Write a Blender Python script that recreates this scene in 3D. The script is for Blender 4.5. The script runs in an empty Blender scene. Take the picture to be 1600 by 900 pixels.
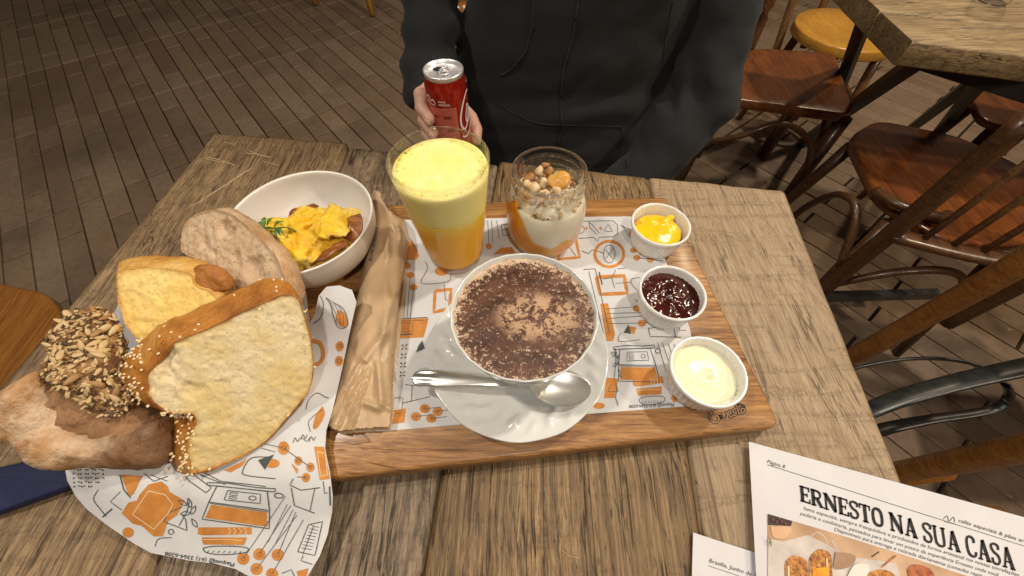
import bpy, bmesh, math, random
import numpy as np
from mathutils import Vector, Matrix, noise, geometry
random.seed(7)
PI = math.pi
sc = bpy.context.scene
COL = sc.collection
T = .76          # table top
B = .782         # top of the serving board
PZ = .7826       # placemat paper

# ---------------------------------------------------------------- camera, world, lamps, exposure
cd = bpy.data.cameras.new('camera'); cam = bpy.data.objects.new('camera', cd); COL.objects.link(cam)
F_PX, TILT, ZC = 600.0, math.radians(56), 1.11
cam.location = (0, 0, ZC); cam.rotation_euler = (PI/2-TILT, 0, 0)
cd.sensor_width = 36; cd.lens = 36*F_PX/1600; cd.clip_start = .01; cd.clip_end = 200
sc.camera = cam
wd = bpy.data.worlds.new('World'); sc.world = wd; wd.use_nodes = True
bg = wd.node_tree.nodes['Background']; bg.inputs[0].default_value = (1, .80, .60, 1); bg.inputs[1].default_value = .055
sc.view_settings.view_transform = 'Standard'; sc.view_settings.look = 'None'; sc.view_settings.exposure = 0
def lamp(loc, power, color=(1, .86, .68), r=.06):
    l = bpy.data.lights.new('ceiling_lamp', 'POINT'); l.energy = power; l.color = color; l.shadow_soft_size = r
    o = bpy.data.objects.new('ceiling_lamp', l); o.location = loc; COL.objects.link(o)
lamp((1.05, .75, 2.5), 88, (1, .88, .74))
lamp((-.80, .25, 2.35), 54, (1, .88, .74))
lamp((.15, -.7, 2.4), 38, (1, .89, .77))
lamp((1.9, 1.9, 2.2), 42, (1, .78, .5), .05)
lamp((2.1, -.35, 2.4), 85, (1, .80, .56), .06)  # unseen lamp, added to brighten the floor on the right

# ---------------------------------------------------------------- helpers
def lin(v): v /= 255; return v/12.92 if v <= .04045 else ((v+.055)/1.055)**2.4
def rgb(r, g, b): return (lin(r), lin(g), lin(b), 1)
def at(px, py, z):
    x = (px-800)/F_PX; y = -(py-450)/F_PX
    d = (x, math.cos(TILT)+y*math.sin(TILT), -math.sin(TILT)+y*math.cos(TILT))
    t = (z-ZC)/d[2]
    return Vector((d[0]*t, d[1]*t, z))
def ray(px, py):
    x = (px-800)/F_PX; y = -(py-450)/F_PX
    return Vector((x, math.cos(TILT)+y*math.sin(TILT), -math.sin(TILT)+y*math.cos(TILT)))
def on_plane(px, py, p0, n):
    o = Vector((0, 0, ZC)); d = ray(px, py)
    return o+d*((p0-o).dot(n)/d.dot(n))
def project(v):
    z = v[2]-ZC; dz = v[1]*math.cos(TILT)-z*math.sin(TILT); u = v[1]*math.sin(TILT)+z*math.cos(TILT)
    return (800+F_PX*v[0]/dz, 450-F_PX*u/dz, dz) if dz > .01 else None
WL = {}
def thing(name, label, cat, loc=(0, 0, 0), group=None):
    o = bpy.data.objects.new(name, None); COL.objects.link(o); o.location = loc; o.empty_display_size = .02
    o['label'] = label; o['category'] = cat
    if group: o['group'] = group
    WL[o.name] = Vector(loc); return o
def mk(name, vf, m, parent=None, smooth=True, label=None, cat=None, kind=None, group=None):
    """one mesh object from world-space vertices; its origin is its parent's base (or its own base)"""
    v, f = vf
    if parent is not None: off = WL[parent.name]
    else:
        a = np.array([tuple(p) for p in v]); off = Vector(((a[:, 0].min()+a[:, 0].max())/2, (a[:, 1].min()+a[:, 1].max())/2, a[:, 2].min()))
    me = bpy.data.meshes.new(name)
    me.from_pydata([(p[0]-off[0], p[1]-off[1], p[2]-off[2]) for p in v], [], f); me.update()
    if smooth is True: me.polygons.foreach_set('use_smooth', [True]*len(me.polygons))
    elif smooth:
        me.polygons.foreach_set('use_smooth', [True]*len(me.polygons)); me.set_sharp_from_angle(angle=math.radians(smooth))
    o = bpy.data.objects.new(name, me); COL.objects.link(o)
    if m: me.materials.append(m)
    if parent is not None: o.parent = parent
    else: o.location = off
    WL[o.name] = off
    if label: o['label'] = label
    if cat: o['category'] = cat
    if kind: o['kind'] = kind
    if group: o['group'] = group
    return o
def join(parts):
    V, Fc = [], []
    for v, f in parts:
        k = len(V); V += list(v); Fc += [tuple(i+k for i in q) for q in f]
    return V, Fc
def xf(vf, mtx): return [mtx @ Vector(p) for p in vf[0]], vf[1]
def move(vf, d): return [Vector(p)+Vector(d) for p in vf[0]], vf[1]
def lathe(prof, n=48, c=(0, 0, 0), rf=None, closed=False):
    """prof: list of (r, z). rf(angle, r, z) -> (r, z)"""
    V, Fc = [], []
    for r, z in prof:
        for k in range(n):
            a = 2*PI*k/n; rr, zz = rf(a, r, z) if rf else (r, z)
            V.append(Vector((c[0]+rr*math.cos(a), c[1]+rr*math.sin(a), c[2]+zz)))
    m = len(prof)
    for i in range(m if closed else m-1):
        j = (i+1) % m
        for k in range(n):
            l = (k+1) % n; Fc.append((i*n+k, i*n+l, j*n+l, j*n+k))
    return V, Fc
def spline(pts, n=8):
    """Catmull-Rom through points"""
    P = [Vector(p) for p in pts]; P = [P[0]*2-P[1]]+P+[P[-1]*2-P[-2]]; out = []
    for i in range(1, len(P)-2):
        a, b, c, d = P[i-1:i+3]
        for k in range(n):
            t = k/n; out.append(.5*((2*b)+(c-a)*t+(2*a-5*b+4*c-d)*t*t+(3*b-a-3*c+d)*t**3))
    out.append(P[-2]); return out
def tube(pts, rad, n=10, flat=1.0, up=(0, 0, 1), caps=True):
    """sweep an ellipse (rad across, rad*flat along 'up') along pts"""
    P = [Vector(p) for p in pts]; V, Fc = [], []
    R = rad if isinstance(rad, (list, tuple)) else [rad]*len(P)
    if len(R) != len(P): R = list(np.interp(np.linspace(0, 1, len(P)), np.linspace(0, 1, len(R)), R))
    u = Vector(up)
    for i, p in enumerate(P):
        t = (P[min(i+1, len(P)-1)]-P[max(i-1, 0)]).normalized()
        s = t.cross(u)
        if s.length < .05: s = t.cross(Vector((.3, 1, .1)))
        s.normalize(); w = s.cross(t).normalized()
        for k in range(n):
            a = 2*PI*k/n; V.append(p+s*(R[i]*math.cos(a))+w*(R[i]*flat*math.sin(a)))
    for i in range(len(P)-1):
        for k in range(n):
            l = (k+1) % n; Fc.append((i*n+k, i*n+l, (i+1)*n+l, (i+1)*n+k))
    if caps: Fc.append(tuple(range(n))[::-1]); Fc.append(tuple((len(P)-1)*n+k for k in range(n)))
    return V, Fc
def box(c, s, rot=0):
    ca, sa = math.cos(rot), math.sin(rot); V = []
    for z in (-1, 1):
        for x, y in ((-1, -1), (1, -1), (1, 1), (-1, 1)):
            X, Y = x*s[0]/2, y*s[1]/2; V.append(Vector((c[0]+X*ca-Y*sa, c[1]+X*sa+Y*ca, c[2]+z*s[2]/2)))
    return V, [(3, 2, 1, 0), (4, 5, 6, 7), (0, 1, 5, 4), (1, 2, 6, 5), (2, 3, 7, 6), (3, 0, 4, 7)]
def beam(a, b, w, h):
    return tube([a, Vector(a).lerp(Vector(b), .5), b], [w*.7071]*3, 4, h/w) if False else _beam(a, b, w, h)
def _beam(a, b, w, h):
    a, b = Vector(a), Vector(b); t = (b-a).normalized(); s = t.cross(Vector((0, 0, 1)))
    if s.length < .05: s = Vector((1, 0, 0))
    s.normalize(); u = s.cross(t).normalized(); V = []
    for p in (a, b):
        for x, y in ((-1, -1), (1, -1), (1, 1), (-1, 1)): V.append(p+s*(x*w/2)+u*(y*h/2))
    return V, [(3, 2, 1, 0), (4, 5, 6, 7), (0, 1, 5, 4), (1, 2, 6, 5), (2, 3, 7, 6), (3, 0, 4, 7)]
def round_poly(P, r, n=5):
    out = []; P = [Vector((p[0], p[1])) for p in P]; m = len(P)
    for i in range(m):
        a, b, c = P[i-1], P[i], P[(i+1) % m]
        rr = min(r, (a-b).length*.45, (c-b).length*.45)
        p, q = b+(a-b).normalized()*rr, b+(c-b).normalized()*rr
        for k in range(n+1):
            t = k/n; out.append(p*(1-t)**2+b*2*t*(1-t)+q*t*t)
    return out
def area2(P): return sum(P[i-1][0]*P[i][1]-P[i][0]*P[i-1][1] for i in range(len(P)))/2
def inset(P, d):
    m = len(P); s = 1 if area2(P) > 0 else -1; out = []
    for i in range(m):
        a, b = Vector(P[i-1][:2]), Vector(P[(i+1) % m][:2]); t = (b-a).normalized()
        out.append(Vector(P[i][:2])+Vector((-t.y, t.x))*d*s)
    return out
def slab(P, z0, z1, bev=.003, dish=0):
    """extruded outline with rounded rim; dish sinks the middle of the top"""
    m = len(P); V, Fc = [], []
    rings = [(0+bev, z0), (bev*.3, z0+bev*.3), (0, z0+bev), (0, z1-bev), (bev*.3, z1-bev*.3), (bev, z1)]
    for d, z in rings: V += [Vector((q[0], q[1], z)) for q in inset(P, d)]
    for i in range(5):
        for k in range(m):
            l = (k+1) % m; Fc.append((i*m+k, i*m+l, (i+1)*m+l, (i+1)*m+k))
    c = Vector((sum(p[0] for p in P)/m, sum(p[1] for p in P)/m))
    Fc.append(tuple(range(m))[::-1])
    k0 = 5*m
    for s, dz in ((.7, -dish*.6), (.35, -dish)):
        V += [Vector((c.x+(q[0]-c.x)*s, c.y+(q[1]-c.y)*s, z1+dz)) for q in inset(P, bev)]
        k1 = len(V)-m
        for k in range(m):
            l = (k+1) % m; Fc.append((k0+k, k0+l, k1+l, k1+k))
        k0 = k1
    Fc.append(tuple(k0+k for k in range(m)))
    return V, Fc
def ellipsoid(c, r, n=12, rot=None):
    V, Fc = [], []
    for i in range(1, n):
        a = PI*i/n
        for k in range(2*n):
            b = PI*k/n; p = Vector((r[0]*math.sin(a)*math.cos(b), r[1]*math.sin(a)*math.sin(b), r[2]*math.cos(a)))
            V.append(p)
    V.append(Vector((0, 0, r[2]))); V.append(Vector((0, 0, -r[2]))); m = 2*n
    for i in range(n-2):
        for k in range(m):
            l = (k+1) % m; Fc.append((i*m+k, (i+1)*m+k, (i+1)*m+l, i*m+l))
    for k in range(m):
        l = (k+1) % m; Fc.append((len(V)-2, k, l)); Fc.append((len(V)-1, (n-2)*m+l, (n-2)*m+k))
    if rot: V = [rot @ p for p in V]
    return [p+Vector(c) for p in V], Fc
def limb(a, b, ra, rb, n=14):
    """rounded cone from a to b"""
    a, b = Vector(a), Vector(b); t = (b-a).normalized(); P, R = [], []
    for k in range(5): s = -math.cos(PI/2*k/5); P.append(a+t*ra*s); R.append(max(ra*math.sqrt(max(0, 1-s*s)), ra*.08))
    P.append(a); R.append(ra); P.append(b); R.append(rb)
    for k in range(1, 6): s = math.sin(PI/2*k/5); P.append(b+t*rb*s); R.append(max(rb*math.sqrt(max(0, 1-s*s)), rb*.08))
    return tube(P, R, n)
def evaluate(o):
    dg = bpy.context.evaluated_depsgraph_get(); e = o.evaluated_get(dg); me = e.to_mesh()
    V = [o.matrix_world @ v.co for v in me.vertices]; Fc = [tuple(p.vertices) for p in me.polygons]
    e.to_mesh_clear(); return V, Fc
def fuse(parts, voxel, smooth=6):
    """weld overlapping closed shapes into one continuous skin"""
    V, Fc = join(parts); me = bpy.data.meshes.new('tmp'); me.from_pydata([tuple(p) for p in V], [], Fc); me.update()
    bm = bmesh.new(); bm.from_mesh(me); bmesh.ops.recalc_face_normals(bm, faces=bm.faces); bm.to_mesh(me); bm.free()
    o = bpy.data.objects.new('tmp', me); COL.objects.link(o)
    r = o.modifiers.new('r', 'REMESH'); r.mode = 'VOXEL'; r.voxel_size = voxel
    s = o.modifiers.new('s', 'SMOOTH'); s.factor = .5; s.iterations = smooth
    bpy.context.view_layer.update()
    out = evaluate(o); bpy.data.objects.remove(o); bpy.data.meshes.remove(me); return out
def vnormals(V, Fc):
    N = np.zeros((len(V), 3)); A = np.array([tuple(p) for p in V])
    for f in Fc:
        n = np.cross(A[f[1]]-A[f[0]], A[f[2]]-A[f[0]])
        for i in f: N[i] += n
    return N/np.maximum(np.linalg.norm(N, axis=1, keepdims=True), 1e-12)
def displace(vf, fn):
    V, Fc = vf; N = vnormals(V, Fc)
    return [Vector(p)+Vector(N[i])*fn(Vector(p)) for i, p in enumerate(V)], Fc
def nz(p, s, seed=0): return noise.noise(Vector((p[0]*s+seed*7.3, p[1]*s+seed*3.1, p[2]*s-seed)))
def fbm(p, s, o=4, seed=0): return noise.fractal(Vector((p[0]*s+seed*7.3, p[1]*s+seed*3.1, p[2]*s-seed)), 1.0, 2.0, o)
def inpoly(x, y, P):
    r = False; j = len(P)-1
    for i in range(len(P)):
        xi, yi, xj, yj = P[i][0], P[i][1], P[j][0], P[j][1]
        if (yi > y) != (yj > y) and x < (xj-xi)*(y-yi)/(yj-yi)+xi: r = not r
        j = i
    return r
def dense(P, step, closed=True):
    out = []; m = len(P)
    for i in range(m if closed else m-1):
        a, b = Vector(P[i][:2]), Vector(P[(i+1) % m][:2]); n = max(1, int(math.ceil((b-a).length/step)))
        for k in range(n): out.append(a.lerp(b, k/n))
    if not closed: out.append(Vector(P[-1][:2]))
    return out
def fill(P, step, edge=None, jit=.25):
    """triangulate an outline with interior points; returns 2-D verts, faces, number of rim verts"""
    R = dense(P, edge or step); xs = [p.x for p in R]; ys = [p.y for p in R]; pts = list(R); rnd = random.Random(3)
    IN = inset(R, step*.45)
    y = min(ys)+step/2; row = 0
    while y < max(ys):
        x = min(xs)+(row % 2)*step/2
        while x < max(xs):
            q = Vector((x+rnd.uniform(-jit, jit)*step, y+rnd.uniform(-jit, jit)*step))
            if inpoly(q.x, q.y, IN): pts.append(q)
            x += step
        y += step*.87; row += 1
    n = len(R)
    vs, es, fs, ov, oe, of = geometry.delaunay_2d_cdt(pts, [(i, (i+1) % n) for i in range(n)], [], 1, 1e-7)
    return [Vector(v) for v in vs], [tuple(f) for f in fs], ov, n
def rbf(ctrl):
    X = np.array([(c[0], c[1]) for c in ctrl])/100.; z = np.array([c[2] for c in ctrl])
    def K(d): return np.where(d > 1e-9, d*d*np.log(np.maximum(d, 1e-9)), 0)
    n = len(X); A = np.zeros((n+3, n+3)); D = np.linalg.norm(X[:, None]-X[None], axis=2); A[:n, :n] = K(D)+np.eye(n)*.02
    A[:n, n] = 1; A[:n, n+1:] = X; A[n, :n] = 1; A[n+1:, :n] = X.T
    w = np.linalg.solve(A, np.concatenate([z, [0, 0, 0]]))
    def f(px, py):
        q = np.array([px, py])/100.; d = np.linalg.norm(X-q, axis=1)
        return float(K(d) @ w[:n]+w[n]+w[n+1:] @ q)
    return f

# ---------------------------------------------------------------- materials
class NT:
    def __init__(s, name):
        s.m = bpy.data.materials.new(name); s.m.use_nodes = True; s.t = s.m.node_tree; s.b = s.t.nodes['Principled BSDF']
        s.out = s.t.nodes['Material Output']; s.co = s.n('ShaderNodeTexCoord').outputs['Object']
    def n(s, k): return s.t.nodes.new(k)
    def l(s, a, b): s.t.links.new(a, b)
    def put(s, sock, v):
        if hasattr(v, 'links') or isinstance(v, bpy.types.NodeSocket): s.l(v, sock)
        else: sock.default_value = v
    def map(s, scale=(1, 1, 1), loc=(0, 0, 0), rot=(0, 0, 0), src=None):
        n = s.n('ShaderNodeMapping'); s.l(src or s.co, n.inputs[0]); n.inputs['Scale'].default_value = scale
        n.inputs['Location'].default_value = loc; n.inputs['Rotation'].default_value = rot; return n.outputs[0]
    def noise(s, sc_, det=4, rough=.5, dist=0, src=None):
        n = s.n('ShaderNodeTexNoise'); s.l(src or s.co, n.inputs['Vector']); n.inputs['Scale'].default_value = sc_
        n.inputs['Detail'].default_value = det; n.inputs['Roughness'].default_value = rough; n.inputs['Distortion'].default_value = dist
        return n.outputs['Fac']
    def voro(s, sc_, feat='F1', src=None, rnd=1):
        n = s.n('ShaderNodeTexVoronoi'); n.feature = feat; s.l(src or s.co, n.inputs['Vector']); n.inputs['Scale'].default_value = sc_
        n.inputs['Randomness'].default_value = rnd; return n.outputs['Distance']
    def ramp(s, f, stops, mode='LINEAR'):
        n = s.n('ShaderNodeValToRGB'); s.l(f, n.inputs[0]); r = n.color_ramp; r.interpolation = mode
        while len(r.elements) < len(stops): r.elements.new(.5)
        for e, (p, c) in zip(r.elements, stops):
            e.position = p; e.color = c if isinstance(c, (tuple, list)) else (c, c, c, 1)
        return n.outputs[0]
    def math(s, op, a, b=0, clamp=False):
        n = s.n('ShaderNodeMath'); n.operation = op; n.use_clamp = clamp; s.put(n.inputs[0], a); s.put(n.inputs[1], b); return n.outputs[0]
    def mix(s, f, a, b, mode='MIX'):
        n = s.n('ShaderNodeMix'); n.data_type = 'RGBA'; n.blend_type = mode; s.put(n.inputs[0], f); s.put(n.inputs[6], a); s.put(n.inputs[7], b); return n.outputs[2]
    def bump(s, h, strength=.4, dist=.001, prev=None):
        n = s.n('ShaderNodeBump'); s.l(h, n.inputs['Height']); n.inputs['Strength'].default_value = strength; n.inputs['Distance'].default_value = dist
        if prev: s.l(prev, n.inputs['Normal'])
        s.l(n.outputs[0], s.b.inputs['Normal']); return n.outputs[0]
    def set(s, **k):
        for a, v in k.items(): s.put(s.b.inputs[a.replace('_', ' ')], v)
def plain(name, c1, c2=None, sc_=60, rough=.5, bump=.2, bd=.0006, metal=0, sss=0, coat=0, det=5, stretch=(1, 1, 1)):
    k = NT(name); v = k.map(stretch); f = k.noise(sc_, det, src=v)
    k.set(Base_Color=k.ramp(f, [(.32, c1), (.68, c2 or c1)]), Roughness=rough, Metallic=metal)
    if coat: k.set(Coat_Weight=coat, Coat_Roughness=.12)
    if sss:
        k.set(Subsurface_Weight=sss); k.b.inputs['Subsurface Radius'].default_value = (.012, .006, .003); k.b.inputs['Subsurface Scale'].default_value = 1
    if bump: k.bump(k.noise(sc_*2.2, 5, src=v), bump, bd)
    return k.m
def wood(name, light, mid, dark, ax=(1, .06), sc_=50, crack=.8, rough=.55, bump=.6, off=(0, 0, 0), saw=0, rot=0, coat=0, fade=.35, crk=(0.012,0.03)):
    """ax = (frequency across, along) for x and y; grain runs along the smaller one"""
    k = NT(name); S = (ax[0], ax[1], 1 if ax[0] > ax[1] else 1)
    v = k.map(S, off, (0, 0, rot))
    wob = k.noise(3, 2, src=k.map((1, 1, 1), off)); vv = k.n('ShaderNodeVectorMath'); vv.operation = 'ADD'
    sc2 = k.n('ShaderNodeVectorMath'); sc2.operation = 'SCALE'; cmb = k.n('ShaderNodeCombineXYZ'); k.l(wob, cmb.inputs[0]); k.l(wob, cmb.inputs[1]); k.l(cmb.outputs[0], sc2.inputs[0]); sc2.inputs['Scale'].default_value = .028
    k.l(v, vv.inputs[0]); k.l(sc2.outputs[0], vv.inputs[1]); v = vv.outputs[0]
    a = k.noise(sc_*1.3, 6, .7, .2, src=v); b = k.noise(sc_*6, 6, .75, .1, src=v); big = k.noise(9, 4, src=k.map((1, 1, 1), off))
    t = k.math('ADD', k.math('MULTIPLY', a, .36), k.math('MULTIPLY', b, .64))
    col = k.ramp(t, [(.39, dark), (.50, mid), (.60, light)])
    col = k.mix(k.ramp(big, [(.35, 0), (.7, fade)]), col, (mid[0]*.6, mid[1]*.56, mid[2]*.5, 1))
    c1 = k.math('ABSOLUTE', k.math('SUBTRACT', k.noise(sc_*.9, 3, .55, .25, src=v), .5))
    gate = k.ramp(k.noise(sc_*.7, 3, src=k.map((ax[0]*.6+.03, ax[1]*2+.03, 1), off)), [(.47, 0), (.55, 1)])
    cr = k.math('MULTIPLY', k.ramp(c1, [(crk[0]*.3, 1), (crk[1]*.7, 0)]), gate)
    col = k.mix(k.math('MULTIPLY', cr, crack), col, (dark[0]*.35, dark[1]*.32, dark[2]*.3, 1))
    sp = k.ramp(k.noise(sc_*3.4, 4, .7, src=k.map((ax[0]+.02, ax[1]*1.8+.02, 1), off)), [(.565, 0), (.63, .8)])
    col = k.mix(k.math('MULTIPLY', sp, crack), col, (dark[0]*.6, dark[1]*.55, dark[2]*.5, 1))
    if saw:
        sw = k.noise(26, 3, .65, .4, src=k.map((.30, 3.6, 1), off, (0, 0, .06)))
        sm = k.math('MULTIPLY', k.ramp(sw, [(.53, 0), (.60, saw)]), k.ramp(k.noise(300, 6, .75), [(.44, 0), (.56, 1)]))
        col = k.mix(sm, col, (dark[0]*.7, dark[1]*.65, dark[2]*.6, 1))
    k.set(Base_Color=col, Roughness=k.ramp(a, [(.3, rough+.12), (.7, rough-.1)]))
    if coat: k.set(Coat_Weight=coat, Coat_Roughness=.18)
    h = k.math('SUBTRACT', t, k.math('MULTIPLY', cr, .8))
    k.bump(h, bump, .0012)
    return k.m
def clear_glass(name, tint=(1, 1, 1, 1), edge=.5):
    k = NT(name); lw = k.n('ShaderNodeLayerWeight'); lw.inputs[0].default_value = .5
    tr = k.n('ShaderNodeBsdfTransparent'); tr.inputs[0].default_value = tint
    gl = k.n('ShaderNodeBsdfGlass'); gl.inputs['Roughness'].default_value = .0; gl.inputs['IOR'].default_value = 1.45
    mx = k.n('ShaderNodeMixShader'); f = k.math('MULTIPLY', k.ramp(lw.outputs['Facing'], [(0, .10), (.55, .22), (.9, .95)]), edge*2, True)
    k.l(f, mx.inputs[0]); k.l(tr.outputs[0], mx.inputs[1]); k.l(gl.outputs[0], mx.inputs[2]); k.l(mx.outputs[0], k.out.inputs[0]); return k.m

m_por = plain('white_porcelain', (.66, .68, .67, 1), (.70, .72, .71, 1), 20, .12, 0, coat=.3)
m_bowl = plain('white_melamine', (.80, .77, .72, 1), (.82, .79, .74, 1), 20, .25, 0)
m_steel = plain('steel', (.72, .72, .70, 1), (.78, .78, .76, 1), 90, .3, .05, metal=.9)
m_alu = plain('aluminium', (.78, .78, .79, 1), (.86, .86, .87, 1), 200, .38, .05, metal=.75)
m_blackm = plain('black_metal', (.012, .011, .010, 1), (.022, .02, .018, 1), 30, .45, .1)
m_skin = plain('skin', (.52, .30, .22, 1), (.60, .37, .28, 1), 90, .5, .15, .0004, sss=.15)
m_ink_g = plain('green_grey_ink', (.055, .075, .07, 1), (.08, .10, .095, 1), 300, .8, 0)
m_ink_o = plain('orange_ink', (.50, .19, .035, 1), (.62, .27, .06, 1), 120, .8, 0)
m_ink_l = plain('pale_line_ink', (.78, .62, .42, 1), None, 120, .8, 0)
m_ink_k = plain('black_ink', (.012, .012, .014, 1), (.02, .02, .022, 1), 400, .8, 0)
m_ink_s = plain('grey_ink', (.13, .13, .14, 1), (.17, .17, .18, 1), 400, .8, 0)

# ---------------------------------------------------------------- the ground: mortar bed and pavers
gm = plain('dark_joint_sand', (.018, .012, .008, 1), (.03, .02, .013, 1), 80, .95, .5)
G = 40
ground = mk('ground', ([(-G, -G, -.012), (G, -G, -.012), (G, G, -.012), (-G, G, -.012)], [(0, 1, 2, 3)]), gm, kind='structure', smooth=False)
kp = NT('clay_paver'); oi = kp.n('ShaderNodeObjectInfo')
geo = kp.n('ShaderNodeNewGeometry'); wp = geo.outputs['Position']
bc = kp.ramp(kp.noise(5, 5, .6, src=wp), [(.3, (.23, .155, .10, 1)), (.7, (.35, .25, .168, 1))])
bc = kp.mix(.5, bc, kp.ramp(oi.outputs['Random'], [(0, (.17, .108, .070, 1)), (.5, (.25, .172, .115, 1)), (1, (.34, .25, .18, 1))]))
bc = kp.mix(kp.ramp(kp.noise(45, 6, .7, src=wp), [(.45, 0), (.75, .45)]), bc, (.10, .07, .045, 1))
bc = kp.mix(kp.ramp(kp.voro(9, src=wp), [(.035, .8), (.06, 0)]), bc, (.5, .44, .36, 1))
bc = kp.mix(kp.ramp(kp.noise(2.2, 3, src=wp), [(.52, 0), (.7, .55)]), bc, (.12, .085, .06, 1))
kp.set(Base_Color=bc, Roughness=kp.ramp(kp.noise(20, 4, src=wp), [(.3, .5), (.7, .75)]))
kp.bump(kp.noise(160, 5, .7, src=wp), .35, .0015)
def paver_mesh(L, W=.0805, H=.022, b=.0025):
    V, Fc = [], []
    for d, z in ((0, -H), (0, -b), (b*.35, -b*.3), (b*1.3, 0)):
        V += [(x*(L/2-d), y*(W/2-d), z) for x, y in ((-1, -1), (1, -1), (1, 1), (-1, 1))]
    for i in range(3):
        for k in range(4): l = (k+1) % 4; Fc.append((i*4+k, i*4+l, i*4+4+l, i*4+4+k))
    Fc.append((12, 13, 14, 15)); return V, Fc
pav = {}
for nm, L in (('long', .5105), ('short', .1705)):
    me = bpy.data.meshes.new('paver_'+nm); v, f = paver_mesh(L); me.from_pydata(v, [], f); me.materials.append(kp.m); pav[nm] = (me, v, f)
d1 = Vector((math.cos(math.radians(-51)), math.sin(math.radians(-51)), 0)); c1 = Vector((-d1.y, d1.x, 0))
A0 = Vector((-.9176, 1.856, 0)); spots = []
tabpx = [(335, 207), (1225, 297), (1420, 790), (1420, 1100), (-200, 1100), (-200, 700), (0, 605)]
for r in range(-75, 75):
    for mod in range(-14, 14):
        s0 = mod*.70+.0
        seq = ((s0-.09, 'short'), (s0-.44, 'long')) if r % 2 else ((s0-.26, 'long'), (s0-.61, 'short'))
        for s, kd in seq:
            c = A0+c1*((r+.5)*.0850)+d1*s
            if c.length > 9: continue
            q = project((c.x, c.y, 0)); vis = False
            if q: vis = -30 < q[0] < 1630 and -30 < q[1] < 930 and not inpoly(q[0], q[1], tabpx) and not (650 < q[0] < 1150 and q[1] < 280)
            if c.y < -1.5: continue
            spots.append((not vis, (q[2] if q else 99), c, kd))
spots.sort(key=lambda t: (t[0], t[1]))
rnd = random.Random(11); V, Fc = [], []
bas = ground
for i, (h, dd, c, kd) in enumerate(spots):
    me, v, f = pav[kd]; rz = math.radians(-51)+rnd.gauss(0, .003); dz = rnd.gauss(0, .0007)
    if i < 300:
        o = bpy.data.objects.new('paver', me); COL.objects.link(o); o.parent = ground
        o.location = (c.x, c.y, .012+dz); o.rotation_euler = (rnd.gauss(0, .003), rnd.gauss(0, .003), rz)
    else:
        k = len(V); ca, sa = math.cos(rz), math.sin(rz)
        V += [(c.x+p[0]*ca-p[1]*sa, c.y+p[0]*sa+p[1]*ca, p[2]+dz) for p in v]; Fc += [tuple(a+k for a in q) for q in f]
mk('paver_field', (V, Fc), kp.m, ground, False, kind='stuff')

# ---------------------------------------------------------------- the wooden table
m_pl = [wood('weathered_plank_brown', (.42, .29, .155, 1), (.25, .165, .085, 1), (.07, .042, .022, 1), (1, .055), 115, .8, off=(3, 0, 0), saw=.35),
        wood('weathered_plank_grey', (.34, .255, .165, 1), (.19, .135, .082, 1), (.05, .033, .022, 1), (1, .08), 80, .95, off=(9, 2, 0), saw=.3),
        wood('weathered_plank_ochre', (.39, .26, .12, 1), (.20, .125, .054, 1), (.045, .027, .014, 1), (1, .06), 105, 1.0, off=(5, 7, 0), saw=.3, fade=.5),
        wood('weathered_plank_pale', (.44, .335, .215, 1), (.35, .255, .155, 1), (.22, .15, .088, 1), (1, .055), 100, .75, off=(1, 4, 0), saw=.62)]
tb = thing('cafe_table', 'large weathered plank table in front, holding the whole breakfast', 'table', (-.06, .17, 0))
backs = [(-.450, .520), (-.2405, .4945), (-.0182, .4551), (.1872, .4197), (.361, .393)]
fronts = [(-.500, -.155), (-.274, -.155), (-.079, -.155), (.130, -.155), (.296, -.155)]
def plank(a, b, c, d, seed, z=T):
    """a b = back left/right, c d = front left/right"""
    nu, nv = 44, 150; V, Fc = [], []
    for j in range(nv+1):
        v = j/nv; l = Vector(a).lerp(Vector(c), v); r = Vector(b).lerp(Vector(d), v)
        for i in range(nu+1):
            u = i/nu; p = l.lerp(r, u)
            e = min(u, 1-u)*.2; e2 = min(v, 1-v)*.66
            h = .0006*noise.noise(Vector((p.x*110+seed, p.y*7, seed)))+.0005*noise.noise(Vector((p.x*26, p.y*10, seed*3)))
            h -= .0016*max(0, 1-e/.0045)**2+.002*max(0, 1-e2/.006)**2
            ridge = abs(noise.noise(Vector((p.x*55+seed*5, p.y*3.2, seed+9)))); h -= .0009*max(0, 1-ridge/.03)
            w = .0012*noise.noise(Vector((p.y*14, seed, u*2)))
            V.append(Vector((p.x+w*(1 if abs(u-.5) > .4 else 0), p.y+.0018*noise.noise(Vector((p.x*25, seed, v)))*(1 if e2 < .01 else 0), z+h)))
    n = nu+1
    for j in range(nv):
        for i in range(nu): Fc.append((j*n+i, (j+1)*n+i, (j+1)*n+i+1, j*n+i+1))
    rim = [i for i in range(n)]+[j*n+nu for j in range(1, nv+1)]+[nv*n+i for i in range(nu-1, -1, -1)]+[j*n for j in range(nv-1, 0, -1)]
    k = len(V)
    for q in rim: V.append(Vector((V[q].x, V[q].y, z-.034)))
    m = len(rim)
    for q in range(m): Fc.append((rim[q], rim[(q+1) % m], k+(q+1) % m, k+q))
    Fc.append(tuple(range(k, k+m))[::-1])
    return V, Fc
for i in range(4):
    g = .0016 if i == 0 else .0009
    a, b, c, d = Vector(backs[i]), Vector(backs[i+1]), Vector(fronts[i]), Vector(fronts[i+1])
    if i: a.x += .0009; c.x += .0009
    if i < 3: b.x -= (.0042 if i == 0 else .0016); d.x -= (.0022 if i == 0 else .0016)
    if i == 0: b.y += .001
    if i == 1: a.y -= .004; b.y -= .003
    mk('plank', plank(a, b, c, d, i*3.7+1, T-(0, .0045, .0008, 0)[i]), m_pl[i], tb)
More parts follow.
